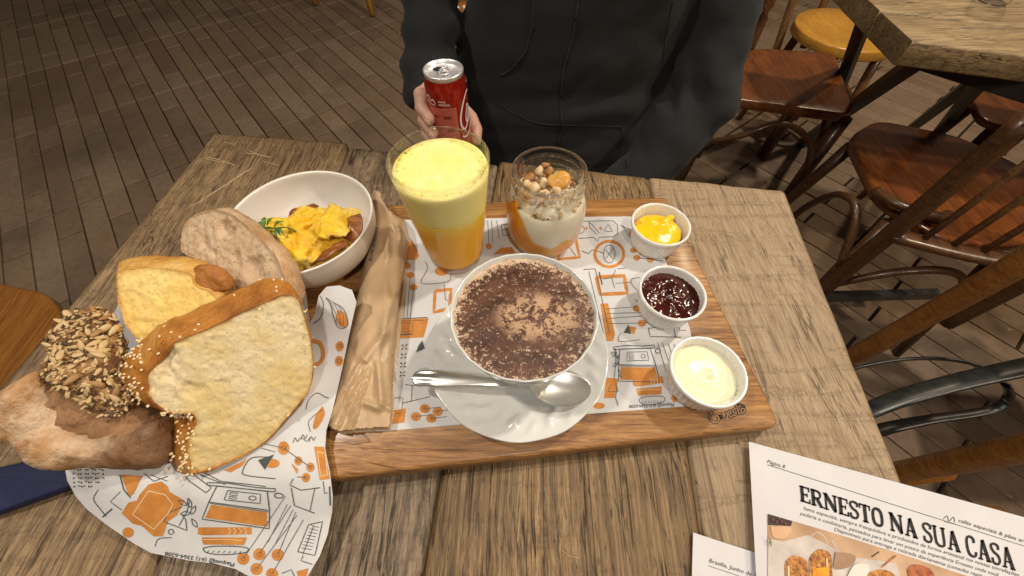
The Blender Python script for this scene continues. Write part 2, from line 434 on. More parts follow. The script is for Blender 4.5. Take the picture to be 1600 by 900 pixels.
for x, y in ((-.40, .42), (.27, .33), (-.44, -.09), (.22, -.09)):
    mk('leg', box((x, y, .357), (.055, .055, .714)), m_blackm, tb, False)
mk('apron', join([_beam((-.40, .42, .70), (.27, .33, .70), .03, .05), _beam((-.44, -.09, .70), (.22, -.09, .70), .03, .05), _beam((-.40, .42, .70), (-.44, -.09, .70), .03, .05), _beam((.27, .33, .70), (.22, -.09, .70), .03, .05)]), m_blackm, tb, False)
mk('foot_rail', _beam((.25, .33, .22), (1.1, .30, .19), .03, .012) if False else _beam((.27, .33, .10), (.22, -.09, .10), .03, .03), m_blackm, tb, False)

# ---------------------------------------------------------------- serving board
m_board = wood('oiled_board', (.50, .27, .10, 1), (.34, .165, .052, 1), (.15, .065, .022, 1), (.075, 1), 60, .55, .38, .4, off=(2, 1, 0), coat=.15, fade=.25, crk=(.008, .02))
bd = thing('serving_board', 'oiled rectangular wooden serving board lying on the table under the placemat', 'serving board', (-.02, .21, T+.001))
BP = [(-.262, .030), (.2235, .0835), (.1905, .3565), (-.268, .338)]
P = round_poly(BP, .008, 5)
mk('board', slab(P, T+.001, B, .003), m_board, bd, 50)

# ---------------------------------------------------------------- ink drawings as thin printed shapes laid on a sheet
class Ink:
    def __init__(s, lift, step=6): s.lift = lift; s.L = {}; s.step = step; s.lv = 0
    def A(s, o, u, v): s.f = lambda x, y: (o[0]+u[0]*x+v[0]*y, o[1]+u[1]*x+v[1]*y)
    f = staticmethod(lambda x, y: (x, y))
    def add(s, mat, V, Fc):
        L = s.L.setdefault(mat, ([], [])); k = len(L[0]); L[0].extend((p[0], p[1], s.lv) for p in V); L[1].extend(tuple(i+k for i in q) for q in Fc)
    def line(s, mat, pts, w=1.1, closed=False, curve=False):
        P = [s.f(*p) for p in pts]
        if closed: P = P+[P[0]]
        if curve: P = [(q.x, q.y) for q in spline([(p[0], p[1], 0) for p in P], 5)]
        P = dense(P, s.step, False); V, Fc = [], []
        for i, p in enumerate(P):
            t = P[min(i+1, len(P)-1)]-P[max(i-1, 0)]
            if t.length < 1e-9: t = Vector((1, 0))
            t.normalize(); nrm = Vector((-t.y, t.x))*w/2; V += [p+nrm, p-nrm]
        for i in range(len(P)-1): Fc.append((2*i, 2*i+1, 2*i+3, 2*i+2))
        s.add(mat, V, Fc)
    def poly(s, mat, pts, curve=False):
        P = [s.f(*p) for p in pts]
        if curve: P = [(q.x, q.y) for q in spline([(p[0], p[1], 0) for p in P+[P[0]]], 5)[:-1]]
        v, f, _, _ = fill(P, s.step*1.3); s.add(mat, v, f)
    def disc(s, mat, c, r, rx=None, n=14): s.poly(mat, [(c[0]+(rx or r)*math.cos(2*PI*k/n), c[1]+r*math.sin(2*PI*k/n)) for k in range(n)])
    def ring(s, mat, c, r, w, rx=None, n=24): s.line(mat, [(c[0]+(rx or r)*math.cos(2*PI*k/n), c[1]+r*math.sin(2*PI*k/n)) for k in range(n)], w, True)
    def emit(s, parent, name, level_gap=.00006):
        for i, (mat, (V, Fc)) in enumerate(s.L.items()):
            W = [s.lift(p[0], p[1], .00012+level_gap*i+p[2]*.00003) for p in V]
            # make every face look towards the camera side
            out = []
            for q in Fc:
                n = (Vector(W[q[1]])-Vector(W[q[0]])).cross(Vector(W[q[2]])-Vector(W[q[0]]))
                out.append(q if n.dot(Vector((0, 0, ZC))-Vector(W[q[0]])) > 0 else q[::-1])
            mk(name, (W, out), mat, parent, False, kind='stuff')
G_, O_, L_ = m_ink_g, m_ink_o, m_ink_l
def d_machine(k, lw=1.2):       # coffee machine in a unit square
    k.poly(O_, [(.14, .56), (.92, .58), (.97, .93), (.10, .90)])
    k.line(G_, [(.10, .50), (.95, .52), (1.0, .97), (.06, .94), (.10, .50)], lw)
    k.line(G_, [(.10, .50), (.16, .08), (.86, .06), (.95, .52)], lw)
    k.line(G_, [(.02, .03), (.3, -.02), (.7, .0), (.96, -.03), (.97, .05), (.02, .09), (.02, .03)], lw)
    k.line(G_, [(.32, .16), (.78, .15), (.80, .38), (.30, .40), (.32, .16)], lw*.8)
    k.line(G_, [(.36, .2), (.46, .2), (.46, .26), (.36, .26), (.36, .2)], lw*.7); k.line(G_, [(.36, .3), (.46, .3), (.46, .35), (.36, .35), (.36, .3)], lw*.7)
    k.ring(G_, (.68, .27), .05, lw*.8); k.ring(G_, (1.03, .13), .06, lw); k.line(G_, [(.12, .53), (.94, .56)], lw*.7)
def d_loaf(k, lw=1.0):
    k.poly(O_, [(0, .05), (.98, 0), (1, .25), (.1, .34), (0, .3)]); k.poly(O_, [(.08, .42), (.92, .38), (.88, .66), (.12, .68)])
    for x in (.55, .65, .75, .85): k.line(L_, [(x, .04), (x+.06, .15), (x+.02, .3)], lw*.8)
    k.line(L_, [(.1, .5), (.5, .47), (.85, .5)], lw*.7)
    k.line(G_, [(.12, .82), (.3, .74), (.7, .72), (.95, .78), (.9, .95), (.5, 1.04), (.2, .98)], lw, True, True)
    for i in range(7): k.line(G_, [(.2+.1*i, .98), (.24+.1*i, .9)], lw*.7)
def d_lamps(k, pts, ends, r, lw=1.0):
    for (x, y), (a, b) in zip(pts, ends): k.line(G_, [(a, b), ((x+a)/2+.01, (y+b)/2), (x, y)], lw); k.disc(O_, (x, y), r); k.ring(G_, (x, y), r*.35, lw*.7, n=10)
def d_kettle(k, lw=1.1):
    k.line(G_, [(.2, .1), (.8, .15), (.95, .85), (.1, .9), (.2, .1)], lw); k.line(G_, [(.8, .25), (1.2, .3), (1.1, .7), (.9, .7)], lw, False, True); k.line(G_, [(0, .02), (1, .06)], lw)
    k.poly(G_, [(.3, .1), (.5, -.2), (.65, .12)])
def d_leaf(k, lw=1.0):
    for x, y, a in ((.2, .2, .4), (.5, .1, 1.2), (.75, .3, 2.0), (.3, .6, -.2), (.65, .7, .9)):
        k.line(G_, [(x, y), (x+.16*math.cos(a)-.06*math.sin(a), y+.16*math.sin(a)+.06*math.cos(a)), (x+.3*math.cos(a), y+.3*math.sin(a)), (x+.16*math.cos(a)+.06*math.sin(a), y+.16*math.sin(a)-.06*math.cos(a))], lw, True, True)
    k.line(G_, [(.3, .95), (.5, .5), (.55, .2)], lw)
def d_tiles(k, nx, ny, r=.32):
    for i in range(nx):
        for j in range(ny):
            for q in range(4):
                a = PI/4+q*PI/2; cx, cy = i+.5+.27*math.cos(a), j+.5+.27*math.sin(a)
                ux, uy = math.cos(a), math.sin(a)
                k.poly(G_, [(cx-.19*ux, cy-.19*uy), (cx-.09*uy, cy+.09*ux), (cx+.19*ux, cy+.19*uy), (cx+.09*uy, cy-.09*ux)])
def d_wheat(k, lw=1.0):
    k.line(G_, [(0, 0), (.3, .12), (.75, .3), (.95, .8), (.6, .95), (.35, .6), (.2, .2)], lw, True, True)
    k.poly(O_, [(.5, .35), (.78, .42), (.92, .8), (.68, .9), (.48, .65)], True)
    for a in (.2, .35, .5): k.line(G_, [(a, .15), (a+.25, .5), (a+.28, .85)], lw*.6)
def text_shapes(s, size, align='LEFT', off=0, spacing=1.0):
    cu = bpy.data.curves.new('t', 'FONT'); cu.body = s; cu.size = size; cu.align_x = align; cu.offset = off; cu.resolution_u = 3; cu.space_character = spacing
    o = bpy.data.objects.new('t', cu); COL.objects.link(o); bpy.context.view_layer.update(); V, Fc = evaluate(o)
    bpy.data.objects.remove(o); bpy.data.curves.remove(cu); return V, Fc
def ink_text(k, mat, s, a, b, h, off=0, spacing=1.0):
    """text from a to b (sheet coordinates, y down) with capital height h"""
    V, Fc = text_shapes(s, 1, off=off, spacing=spacing); w = max(p.x for p in V)
    a, b = Vector(a), Vector(b); u = (b-a)/w; n = Vector((u.y, -u.x)).normalized()*h/.7
    if h < 0: pass
    k.add(mat, [a+u*p.x+n*p.y for p in V], Fc)

# ---------------------------------------------------------------- placemat paper
m_paper = plain('white_paper', (.60, .61, .63, 1), (.65, .66, .68, 1), 40, .75, .35, .0010)
pm = thing('paper_placemat', 'white paper placemat printed with orange and green kitchen drawings on the board', 'placemat', (.03, .22, B))
def pmz(x, y): return PZ+.0003*noise.noise(Vector((x*14, y*14, 2)))
PP = [at(985, 338, PZ), at(1000, 340, PZ), at(1037, 399, PZ), at(1078, 513, PZ), at(1097, 633, PZ), at(850, 652, PZ), at(608, 673, PZ), at(545, 676, PZ), at(570, 500, PZ), at(598, 344, PZ), at(760, 341, PZ)]
v, f, _, _ = fill([(p.x, p.y) for p in PP], .012)
mk('sheet', ([(p.x, p.y, pmz(p.x, p.y)) for p in v], f), m_paper, pm)
def lift_pm(px, py, h):
    p = at(px, py, PZ); return Vector((p.x, p.y, pmz(p.x, p.y)+.00015+h))
k = Ink(lift_pm, 9)
k.A((957, 541), (68, 0), (6, 58)); d_machine(k)
k.A((988, 590), (48, -2), (5, 42)); d_loaf(k)
k.A((950, 540), (20, -2), (4, 55)); d_leaf(k, .9)
k.f = lambda x, y: (x, y)
for x0, y0, x1, y1 in ((1027, 535, 1052, 618), (1035, 536, 1060, 612), (1044, 537, 1066, 600), (1053, 538, 1074, 610), (1062, 536, 1080, 590)): k.line(G_, [(x0, y0), (x1, y1)], .9)
for p in ((1055, 622), (1074, 628), (1060, 604)): k.disc(O_, p, 6.5); k.ring(G_, p, 2.4, .8)
k.ring(O_, (952, 397), 20, 4.5, 22.5); k.ring(G_, (952, 397), 14, .9, 9); k.line(G_, [(946, 390), (958, 405)], .8); k.line(G_, [(958, 388), (947, 404)], .8); k.line(G_, [(909, 392), (920, 396), (926, 391), (944, 396)], .9, False, True)
k.line(G_, [(905, 346), (958, 345), (965, 352), (965, 366), (958, 370), (936, 371), (934, 377), (928, 371), (903, 373)], .9); k.ring(G_, (907, 359), 6, .8); k.line(G_, [(920, 347), (926, 352), (936, 364), (932, 366), (922, 356), (920, 347)], .8)
k.line(G_, [(944, 361), (950, 350), (957, 362), (944, 361)], .8)
for x in (916, 939): k.line(O_, [(x-3, 357), (x+3, 357)], 1.4); k.line(O_, [(x, 354), (x, 360)], 1.4)
k.A((970, 352), (24, 4), (2, 20)); d_wheat(k, .8); k.f = lambda x, y: (x, y)
for p in ((990, 391), (1003, 395), (1018, 398), (995, 403), (1016, 406), (1002, 384)): k.disc(O_, p, 4.6, 5.6)
for a, b in (((990, 391), (1037, 392)), ((995, 403), (1036, 408)), ((1002, 384), (1030, 386))): k.line(G_, [a, b], .8)
# picture frames, lines and doodles
def frame(q, w): k.line(O_, q, w, True)
frame([(932, 433), (975, 431), (980, 458), (938, 460)], 5.5); k.line(G_, [(912, 421), (930, 420), (952, 520)], 1.1); k.line(G_, [(920, 424), (943, 522)], .9)
k.line(G_, [(936, 425), (941, 445)], 2); k.line(G_, [(942, 436), (956, 434), (962, 422)], .9); k.line(G_, [(956, 434), (960, 450)], .9); k.line(G_, [(965, 420), (978, 419)], .9); k.line(G_, [(962, 443), (985, 441)], .8)
k.poly(O_, [(938, 475), (950, 474), (961, 522), (958, 533), (948, 533)])
k.line(G_, [(1000, 434), (988, 436), (987, 444), (998, 458), (996, 470), (992, 468)], .9, False, True)
for i, y in enumerate((481, 488, 496, 504)): k.line(G_, [(945+2*i, y+2), (1015+(i % 2)*12, y-3+(i % 2)*3)], .8)
for p in ((995, 482), (1012, 495), (1003, 505), (1030, 500)): k.disc(O_, p, 5.5, 6.5)
k.poly(O_, [(984, 510), (994, 512), (991, 522), (980, 518)]); k.poly(G_, [(974, 520), (982, 507), (986, 522)]); k.line(G_, [(970, 520), (966, 528), (970, 534), (1000, 531)], .9, False, True)
k.line(G_, [(1013, 513), (1016, 526), (1064, 527)], 1.2); k.line(G_, [(1013, 513), (1052, 508), (1056, 528)], .9); k.line(G_, [(1060, 509), (1062, 517), (1072, 516)], .9)
k.poly(O_, [(948, 590), (966, 592), (960, 622), (944, 622)]); k.disc(O_, (936, 634), 5, 9); k.line(G_, [(964, 604), (962, 622), (966, 634)], 1)
k.line(G_, [(955, 600), (950, 612), (966, 612), (962, 600)], 1)
# between the jar, the glass and the saucer
frame([(880, 374), (899, 370), (906, 402), (872, 405)], 4); k.poly(O_, [(782, 388), (800, 386), (806, 396), (770, 398)])
k.line(G_, [(768, 345), (770, 380)], .9); k.line(G_, [(776, 345), (780, 374)], .9); k.line(G_, [(783, 352), (796, 350), (800, 366), (786, 369), (783, 352)], 1); k.line(G_, [(783, 360), (798, 358)], .8); k.disc(O_, (764, 385), 5)
k.line(G_, [(762, 345), (764, 380)], .9); k.line(G_, [(884, 378), (900, 400)], .7)
# left part beside the bag
k.poly(O_, [(627, 382), (645, 376), (655, 400), (650, 406), (627, 406)]); k.line(G_, [(640, 372), (652, 392)], .8)
for x, y, yb in ((636, 415, 498), (641, 430, 498), (630, 438, 498), (646, 449, 498)): k.line(G_, [(x, y), (x-5, yb)], .9); k.disc(O_, (x, y), 5, 6)
k.line(G_, [(664, 408), (668, 420), (658, 440), (668, 444), (700, 440), (705, 428)], .9, False, True); k.disc(O_, (690, 424), 7, 11)
frame([(680, 455), (705, 452), (702, 482), (678, 488)], 5); k.line(G_, [(694, 445), (696, 468), (700, 470)], 1)
k.poly(O_, [(612, 500), (670, 497), (662, 527), (610, 530)]); k.line(G_, [(612, 499), (668, 496)], 1.1); k.line(G_, [(612, 503), (668, 500)], .8); k.line(G_, [(618, 505), (646, 505), (644, 518), (616, 520)], 1); k.line(G_, [(615, 524), (645, 522)], 2)
k.A((610, 537), (15, -1), (-1, 14)); d_tiles(k, 2, 4); k.f = lambda x, y: (x, y)
k.poly(G_, [(654, 540), (660, 532), (664, 545), (650, 551)])
k.line(G_, [(633, 601), (660, 604)], 1); k.line(G_, [(644, 602), (643, 628)], 1); k.line(G_, [(630, 630), (672, 620)], 1)
k.poly(O_, [(612, 642), (634, 638), (632, 660), (612, 663)]); k.line(G_, [(612, 622), (630, 622), (627, 645), (613, 648)], .9)
for p in ((650, 651), (664, 639), (684, 643), (674, 654)): k.disc(O_, p, 7, 8); k.line(G_, [p, (p[0]+25, p[1]-3)], .8); k.ring(G_, p, 2, .7)
ink_text(k, G_, 'Plaquei@ (61) 3364-6208', (1053, 630), (983, 633), 5, .01)
k.emit(pm, 'printed_drawing')

ks = Ink(lambda x, y, h: at(x, y, T+.0003+h), 4); m_scr = plain('raw_scratch', (.42, .31, .17, 1), (.50, .37, .21, 1), 300, .8, 0)
for q, w in (([(322, 245), (345, 250), (366, 258)], 1.3), ([(318, 247), (340, 252), (352, 254)], 1), ([(384, 239), (400, 241), (424, 246)], 1.6), ([(388, 235), (402, 240)], 1.2), ([(412, 252), (436, 258)], .9), ([(394, 262), (360, 284), (323, 308)], 1.7), ([(350, 222), (368, 226)], 1.1), ([(322, 309), (300, 322)], 1.2), ([(878, 860), (888, 868), (905, 872)], 1), ([(1180, 318), (1192, 316)], 1)): ks.line(m_scr, q, w)
ks.emit(tb, 'scratches')
# board stamp
kb = Ink(lambda px, py, h: Vector((*at(px, py, B)[:2], B+.0001+h)), 5)
def stamp(pts, w, curve=True): kb.line(m_burn, [(1080+x/15, 620+y/15) for x, y in pts], w, False, curve)
m_burn = plain('burnt_mark', (.05, .022, .010, 1), (.08, .036, .016, 1), 300, .7, 0)
m_burnl = plain('branded_inner_wood', (.30, .17, .08, 1), (.36, .21, .10, 1), 300, .6, 0)
LET = [[(560, 340), (590, 270), (520, 235), (430, 250), (425, 340), (500, 390), (440, 420), (440, 520), (520, 590), (610, 590), (650, 520), (600, 440), (560, 470)],
       [(640, 400), (690, 420), (680, 520), (690, 440), (740, 400)], [(745, 370), (770, 500), (790, 400), (840, 370), (850, 470)],
       [(870, 420), (930, 390), (920, 330), (880, 350), (880, 430), (930, 470), (980, 430)], [(1020, 290), (980, 310), (990, 370), (1050, 380), (1040, 430), (990, 430)],
       [(1040, 170), (1100, 330), (1120, 400), (1160, 380)], [(1020, 280), (1150, 210)], [(1230, 280), (1190, 270), (1170, 330), (1190, 380), (1240, 350), (1250, 290), (1230, 280)], [(1050, 160), (1110, 180), (1200, 210), (1260, 260)]]
for q in LET: stamp(q, 5.0)
kb.lv = 0
for q in LET[:-1]: kb.line(m_burnl, [(1080+x/15, 620+y/15) for x, y in q], 1.9, False, True)
kb.emit(bd, 'branded_mark')

# ---------------------------------------------------------------- cup and saucer, spoon
SC = Vector((.0055, .1450, B+.0008))
def scal(a, r, z):
    t = max(0, (r-.045)/.034); w = 1+.0035*t*math.cos(12*a+.5)
    e = .0034*math.exp(-((r-.063)/.009)**2)*(math.cos(6*a)*math.cos(18*a+8*r*40)+.4*math.sin(30*a))
    return r*w, z+max(0, e)
sau = thing('saucer', 'white scalloped porcelain saucer with relief under the coffee cup', 'saucer', SC)
prof = [(.0005, .003), (.020, .003), (.030, .0032), (.034, .0045), (.037, .0042), (.045, .0065), (.052, .0088), (.060, .0115), (.066, .0135), (.072, .0155), (.077, .0172), (.0795, .0178), (.0800, .0168), (.076, .0142), (.060, .0075), (.044, .002), (.030, .0), (.0005, .0)]
PF = []
for i in range(len(prof)-1):
    for q in range(3): t = q/3; PF.append((prof[i][0]*(1-t)+prof[i+1][0]*t, prof[i][1]*(1-t)+prof[i+1][1]*t))
PF.append(prof[-1])
mk('dish', lathe([(q[0]*.985, q[1]) for q in PF], 180, SC, scal), m_por, sau)
cup = thing('coffee_cup', 'wide white porcelain cup full of cocoa dusted cappuccino on the saucer', 'cup', SC+Vector((.004, 0, .004)))
cc = SC+Vector((.0035, .0030, .004)); CK = .958
prof = [(.0005, .002), (.024, .002), (.026, .0), (.028, .001), (.0285, .006), (.036, .016), (.044, .030), (.050, .045), (.0545, .060), (.0575, .072), (.0583, .0745), (.0575, .0752), (.0565, .0742), (.054, .064), (.0495, .047), (.043, .032), (.034, .018), (.020, .010), (.0005, .009)]
mk('body', lathe([(q[0]*CK, q[1]*.98) for q in prof], 96, cc, lambda a, r, z: (r*(1+.004*math.cos(24*a)*max(0, (z-.02)/.05)), z)), m_por, cup)
hp = [cc+Vector((.008, y, z)) for y, z in ((.046, .046), (.055, .048), (.059, .038), (.053, .024), (.036, .016))]
mk('handle', tube(spline(hp, 6), .0042, 10, 1.5), m_por, cup)
# foam with relief
kf = NT('cocoa_dusted_foam'); sx = kf.n('ShaderNodeSeparateXYZ'); kf.l(kf.co, sx.inputs[0])
rr = kf.math('SQRT', kf.math('ADD', kf.math('MULTIPLY', sx.outputs[0], sx.outputs[0]), kf.math('MULTIPLY', sx.outputs[1], sx.outputs[1])))
n1 = kf.noise(230, 5, .7); n2 = kf.noise(700, 4, .65); n3 = kf.noise(70, 3)
base = kf.ramp(kf.noise(90, 4), [(.3, (.50, .34, .21, 1)), (.7, (.68, .53, .38, 1))])
dens = kf.ramp(rr, [(.0, .90), (.036, .93), (.046, .84), (.0515, .62), (.0545, .34), (.057, .1)])
fac = kf.math('ADD', kf.math('MULTIPLY', kf.math('ADD', kf.math('MULTIPLY', n1, .55), kf.math('MULTIPLY', n2, .45)), 1.0), kf.math('MULTIPLY', kf.math('SUBTRACT', dens, .5), .26))
cc_ = kf.mix(kf.ramp(fac, [(.492, 0), (.560, 1)]), base, kf.ramp(n3, [(.35, (.055, .018, .009, 1)), (.65, (.12, .045, .022, 1))]))
# the lighter cinnamon ring, a little right of the middle
sub = kf.n('ShaderNodeVectorMath'); sub.operation = 'SUBTRACT'; kf.l(kf.co, sub.inputs[0]); sub.inputs[1].default_value = (.011, .0005, 0)
ln = kf.n('ShaderNodeVectorMath'); ln.operation = 'LENGTH'; kf.l(kf.map((.62, 1, 0), (0, 0, 0), (0, 0, -.25), src=sub.outputs[0]), ln.inputs[0])
rg = kf.ramp(ln.outputs['Value'], [(.0, .8), (.006, .9), (.013, 1), (.018, .7), (.022, .0)])
cin = kf.math('MULTIPLY', rg, kf.ramp(kf.math('ADD', kf.math('MULTIPLY', kf.noise(380, 4, .7), .5), kf.math('MULTIPLY', kf.noise(100, 3), .5)), [(.475, 0), (.515, 1)]))
cc_ = kf.mix(cin, cc_, (.50, .32, .19, 1))
kf.set(Base_Color=cc_, Roughness=.42); kf.bump(fac, .55, .0015)
def fr(a, r, z): return r, z+(.0004*nz((r*math.cos(a), r*math.sin(a), 0), 260)+.0008*nz((r*math.cos(a), r*math.sin(a), 0), 70))*(1 if r < .054 else 0)
fo = [(.0003, .0690)]+[(.0555*CK*i/40, .0688+.0014*math.cos(PI/2*i/40)) for i in range(1, 41)]+[(.0562*CK, .0704)]
mk('cocoa_foam', lathe(fo, 110, cc, fr), kf.m, cup)
# spoon
sp = thing('teaspoon', 'stainless steel teaspoon resting across the front of the saucer', 'spoon', at(780, 600, B+.02))
a, b = at(643, 590, .8055), at(923, 608, .8035); ax = (b-a); Ls = ax.length; ax.normalize(); sd = Vector((-ax.y, ax.x, 0)).normalized(); upv = ax.cross(sd)
V, Fc = [], []; NS, NC = 70, 13
def sw(t):
    if t < .67: return np.interp(t, [0, .012, .05, .14, .30, .50, .62, .67], [.0008, .0050, .0066, .0068, .0050, .0030, .0024, .0030])
    q = (t-.67)/.33; return .003+(.0142-.003*(1-q))*math.sin(PI*min(1, q**.85))**.62 if q < 1 else .0005
for side in (0, 1):
    for i in range(NS+1):
        t = i/NS; w = sw(t); q = max(0, (t-.67)/.33); dep = .0055*math.sin(PI*min(1, q))**.8 if q > 0 else 0
        h = .0025*math.sin(PI*min(1, t/.67)) if t < .67 else 0
        for j in range(NC):
            s = -1+2*j/(NC-1); z = h-dep*(1-s*s)+(.0010*(1-s*s) if t < .5 else 0)
            if t < .16: z += .0005*math.cos(s*PI*2)*math.sin(PI*t/.16)
            V.append(a+ax*(Ls*t)+sd*(w*s)+upv*(z-side*(.0014 if t < .67 else .0011)))
n = NS+1
for i in range(NS):
    for j in range(NC-1):
        Fc.append((i*NC+j, (i+1)*NC+j, (i+1)*NC+j+1, i*NC+j+1)); o2 = n*NC; Fc.append((o2+i*NC+j+1, o2+(i+1)*NC+j+1, o2+(i+1)*NC+j, o2+i*NC+j))
    for j in (0, NC-1): Fc.append((i*NC+j, (i+1)*NC+j, n*NC+(i+1)*NC+j, n*NC+i*NC+j))
vb = [i for i in range(len(V))]
cut = int(.67*NS)
def sub_faces(V, Fc, test):
    keep = [q for q in Fc if test(q)]; ids = sorted({i for q in keep for i in q}); mp = {a: b for b, a in enumerate(ids)}
    return [V[i] for i in ids], [tuple(mp[i] for i in q) for q in keep]
seg = lambda q: min((i % (n*NC))//NC for i in q)
mk('handle', sub_faces(V, Fc, lambda q: seg(q) < cut), m_steel, sp); mk('bowl', sub_faces(V, Fc, lambda q: seg(q) >= cut), m_steel, sp)

# ---------------------------------------------------------------- glass of orange juice
m_gl = clear_glass('clear_glass'); m_gw = clear_glass('thin_glass', edge=.28)
GB = Vector((-.060, .2628, PZ+.0004)); H = .128
gj = thing('juice_glass', 'tall flared glass of foamy orange juice between the bag and the jar', 'glass', GB)
def rad(z): t = z/H; return .0268+(.0425-.0268)*t**.92
def fac8(a, r, z): return r*(1+.008*math.cos(10*a)*max(0, min(1, (.075-z)/.03))), z
prof = [(.0003, .0), (.022, .0), (.0262, .0015), (.0272, .005)]+[(rad(H*i/12), H*i/12) for i in range(1, 12)]+[(.0420, H-.001), (.0418, H), (.0408, H), (.0404, H-.001)]+[(rad(H*i/12)-.0016, H*i/12) for i in range(11, 0, -1)]+[(.023, .0085), (.0003, .008)]
mk('glass_wall', lathe(prof, 100, GB, fac8), m_gw, gj)
mk('rim', lathe([(.0404+.0011*math.cos(t), H-.0008+.0011*math.sin(t)) for t in [2*PI*i/8 for i in range(8)]], 90, GB, closed=True), m_gl, gj)
kj = NT('orange_juice'); sx = kj.n('ShaderNodeSeparateXYZ'); kj.l(kj.co, sx.inputs[0])
kj.set(Base_Color=kj.mix(kj.ramp(kj.math('ADD', sx.outputs[2], kj.math('MULTIPLY', kj.noise(60, 3), .01)), [(.01, 0), (.068, .2), (.084, 1)]), (.90, .44, .003, 1), (.94, .66, .07, 1)), Roughness=.25, Subsurface_Weight=.3)
kj.b.inputs['Subsurface Radius'].default_value = (.02, .01, .002)
jw = lambda z: rad(z)-.0009
def wavy(a, r, z): return fac8(a, r, z)
mk('juice', lathe([(.0003, .009), (.0225, .0092), (jw(.012), .012)]+[(jw(z)-.0002, z) for z in np.linspace(.016, .083, 13)]+[(.0003, .0832)], 90, GB, wavy), kj.m, gj)
km = NT('juice_foam'); f1 = km.noise(220, 4); 
km.set(Base_Color=km.mix(km.ramp(km.voro(260), [(.1, .35), (.35, 0)]), km.ramp(km.noise(45, 4), [(.35, (.94, .82, .26, 1)), (.7, (.95, .85, .40, 1))]), (.85, .68, .10, 1)), Roughness=.5, Subsurface_Weight=.3)
szf = km.n('ShaderNodeSeparateXYZ'); km.l(km.co, szf.inputs[0]); km.set(Base_Color=km.mix(km.ramp(km.math('ADD', szf.outputs[2], km.math('MULTIPLY', km.noise(50, 3), .012)), [(.080, 0), (.092, 1)]), (.94, .66, .07, 1), km.b.inputs['Base Color'].links[0].from_socket))
km.b.inputs['Subsurface Radius'].default_value = (.01, .008, .003); km.bump(km.voro(330), .18, .0008)
def foamr(a, r, z):
    if z < .08: z += .0022*math.sin(3*a+1)+.0014*math.sin(7*a)
    if r < .034 and z > .1: z += .0008*nz((r*math.cos(a), r*math.sin(a), 0), 120)
    return fac8(a, r, z)
mk('foam', lathe([(jw(z)+.0001, z) for z in np.linspace(.079, .1155, 9)]+[(jw(.1165)-.0012, .1182)]+[(.035*i/10, .1174) for i in range(10, 0, -1)]+[(.0002, .1174)], 90, GB, foamr), km.m, gj)
V = []
bub = []
for i in range(170):
    a = rnd.uniform(0, 2*PI); r = jw(.119)-.0026-abs(rnd.gauss(0, .0025)); s = rnd.uniform(.0004, .0011)
    bub.append(ellipsoid(GB+Vector((r*math.cos(a), r*math.sin(a), .1184)), (s, s, s*.8), 4))
mk('foam_bubbles', join(bub), clear_glass('bubble_film', (.98, .95, .8, 1), .6), gj, kind='stuff')

# ---------------------------------------------------------------- dessert jar
JB = Vector((.0345, .2865, PZ+.0004)); HJ = .096
jr = thing('dessert_jar', 'small glass screw jar of yoghurt, mango and granola behind the coffee', 'jar', JB)
outer = [(.0003, .0), (.024, .0), (.030, .003), (.0345, .010), (.0384, .022), (.0402, .038), (.0400, .054), (.0376, .063), (.0335, .069), (.0320, .072), (.0350, .0745), (.0352, .0755), (.0326, .0780), (.0324, .0805), (.0350, .0828), (.0352, .0838), (.0326, .0862), (.0324, .089), (.0334, .091), (.0354, .0935), (.0348, .0958), (.0325, .0962), (.0312, .0955), (.0305, .092), (.0300, .076), (.0310, .070), (.0340, .064), (.0354, .055), (.0356, .040), (.0348, .024), (.0320, .012), (.026, .006), (.0003, .005)]
mk('glass_wall', lathe(outer, 90, JB), clear_glass('jar_glass', (.97, .98, .96, 1), .85), jr)
inn = lambda z: float(np.interp(z, [.0055, .012, .024, .040, .055, .064, .070, .076, .09], [.025, .0318, .0352, .0368, .0366, .0340, .0300, .0290, .0290]))
m_yog = plain('yoghurt', (.80, .73, .60, 1), (.85, .79, .67, 1), 50, .35, .2, .001, sss=.3)
m_mango = plain('mango_compote', (.75, .27, .02, 1), (.88, .42, .05, 1), 70, .2, .4, .001, sss=.3)
m_nut = plain('toasted_nut', (.24, .09, .025, 1), (.50, .26, .09, 1), 260, .5, .5, .001)
m_oat = plain('oat_flake', (.62, .44, .23, 1), (.78, .62, .40, 1), 200, .6, .4, .001)
mk('yoghurt', lathe([(.0003, .0065)]+[(inn(z)+.0006, z) for z in np.linspace(.0065, .064, 14)]+[(.0003, .070)], 70, JB), m_yog, jr)
def comp_h(a):
    # height of the fruit layer round the wall; camera looks from -y
    d = a % (2*PI); left = math.exp(-((d-PI*1.12)/.62)**2); right = math.exp(-(min(d, 2*PI-d)/.42)**2)
    return .030+.040*left+.018*right+.0035*math.sin(5*a)+.002*math.sin(11*a+1)+.012*math.sin(d/2)**8*0
V, Fc = [], []; n = 120
for i in range(13):
    for q in range(n):
        a = 2*PI*q/n; z = .0058+(comp_h(a)-.0058)*i/12; r = inn(z)+.0013; V.append(JB+Vector((r*math.cos(a), r*math.sin(a), z)))
for q in range(n): a = 2*PI*q/n; z = comp_h(a)+.0004; r = inn(z)-.0006; V.append(JB+Vector((r*math.cos(a), r*math.sin(a), z)))
for i in range(13):
    for q in range(n): l = (q+1) % n; Fc.append((i*n+q, i*n+l, (i+1)*n+l, (i+1)*n+q))
mk('mango_layer', (V, Fc), m_mango, jr)
def crumb(c, s, seed, m=1.0): return displace(ellipsoid(c, (s*rnd.uniform(.7, 1.2), s*rnd.uniform(.6, 1), s*rnd.uniform(.5, .9)), 6, Matrix.Rotation(rnd.uniform(0, 6), 3, (rnd.random(), rnd.random(), rnd.random()+.1))), lambda p: s*.75*nz(p, 1.1/s, seed))
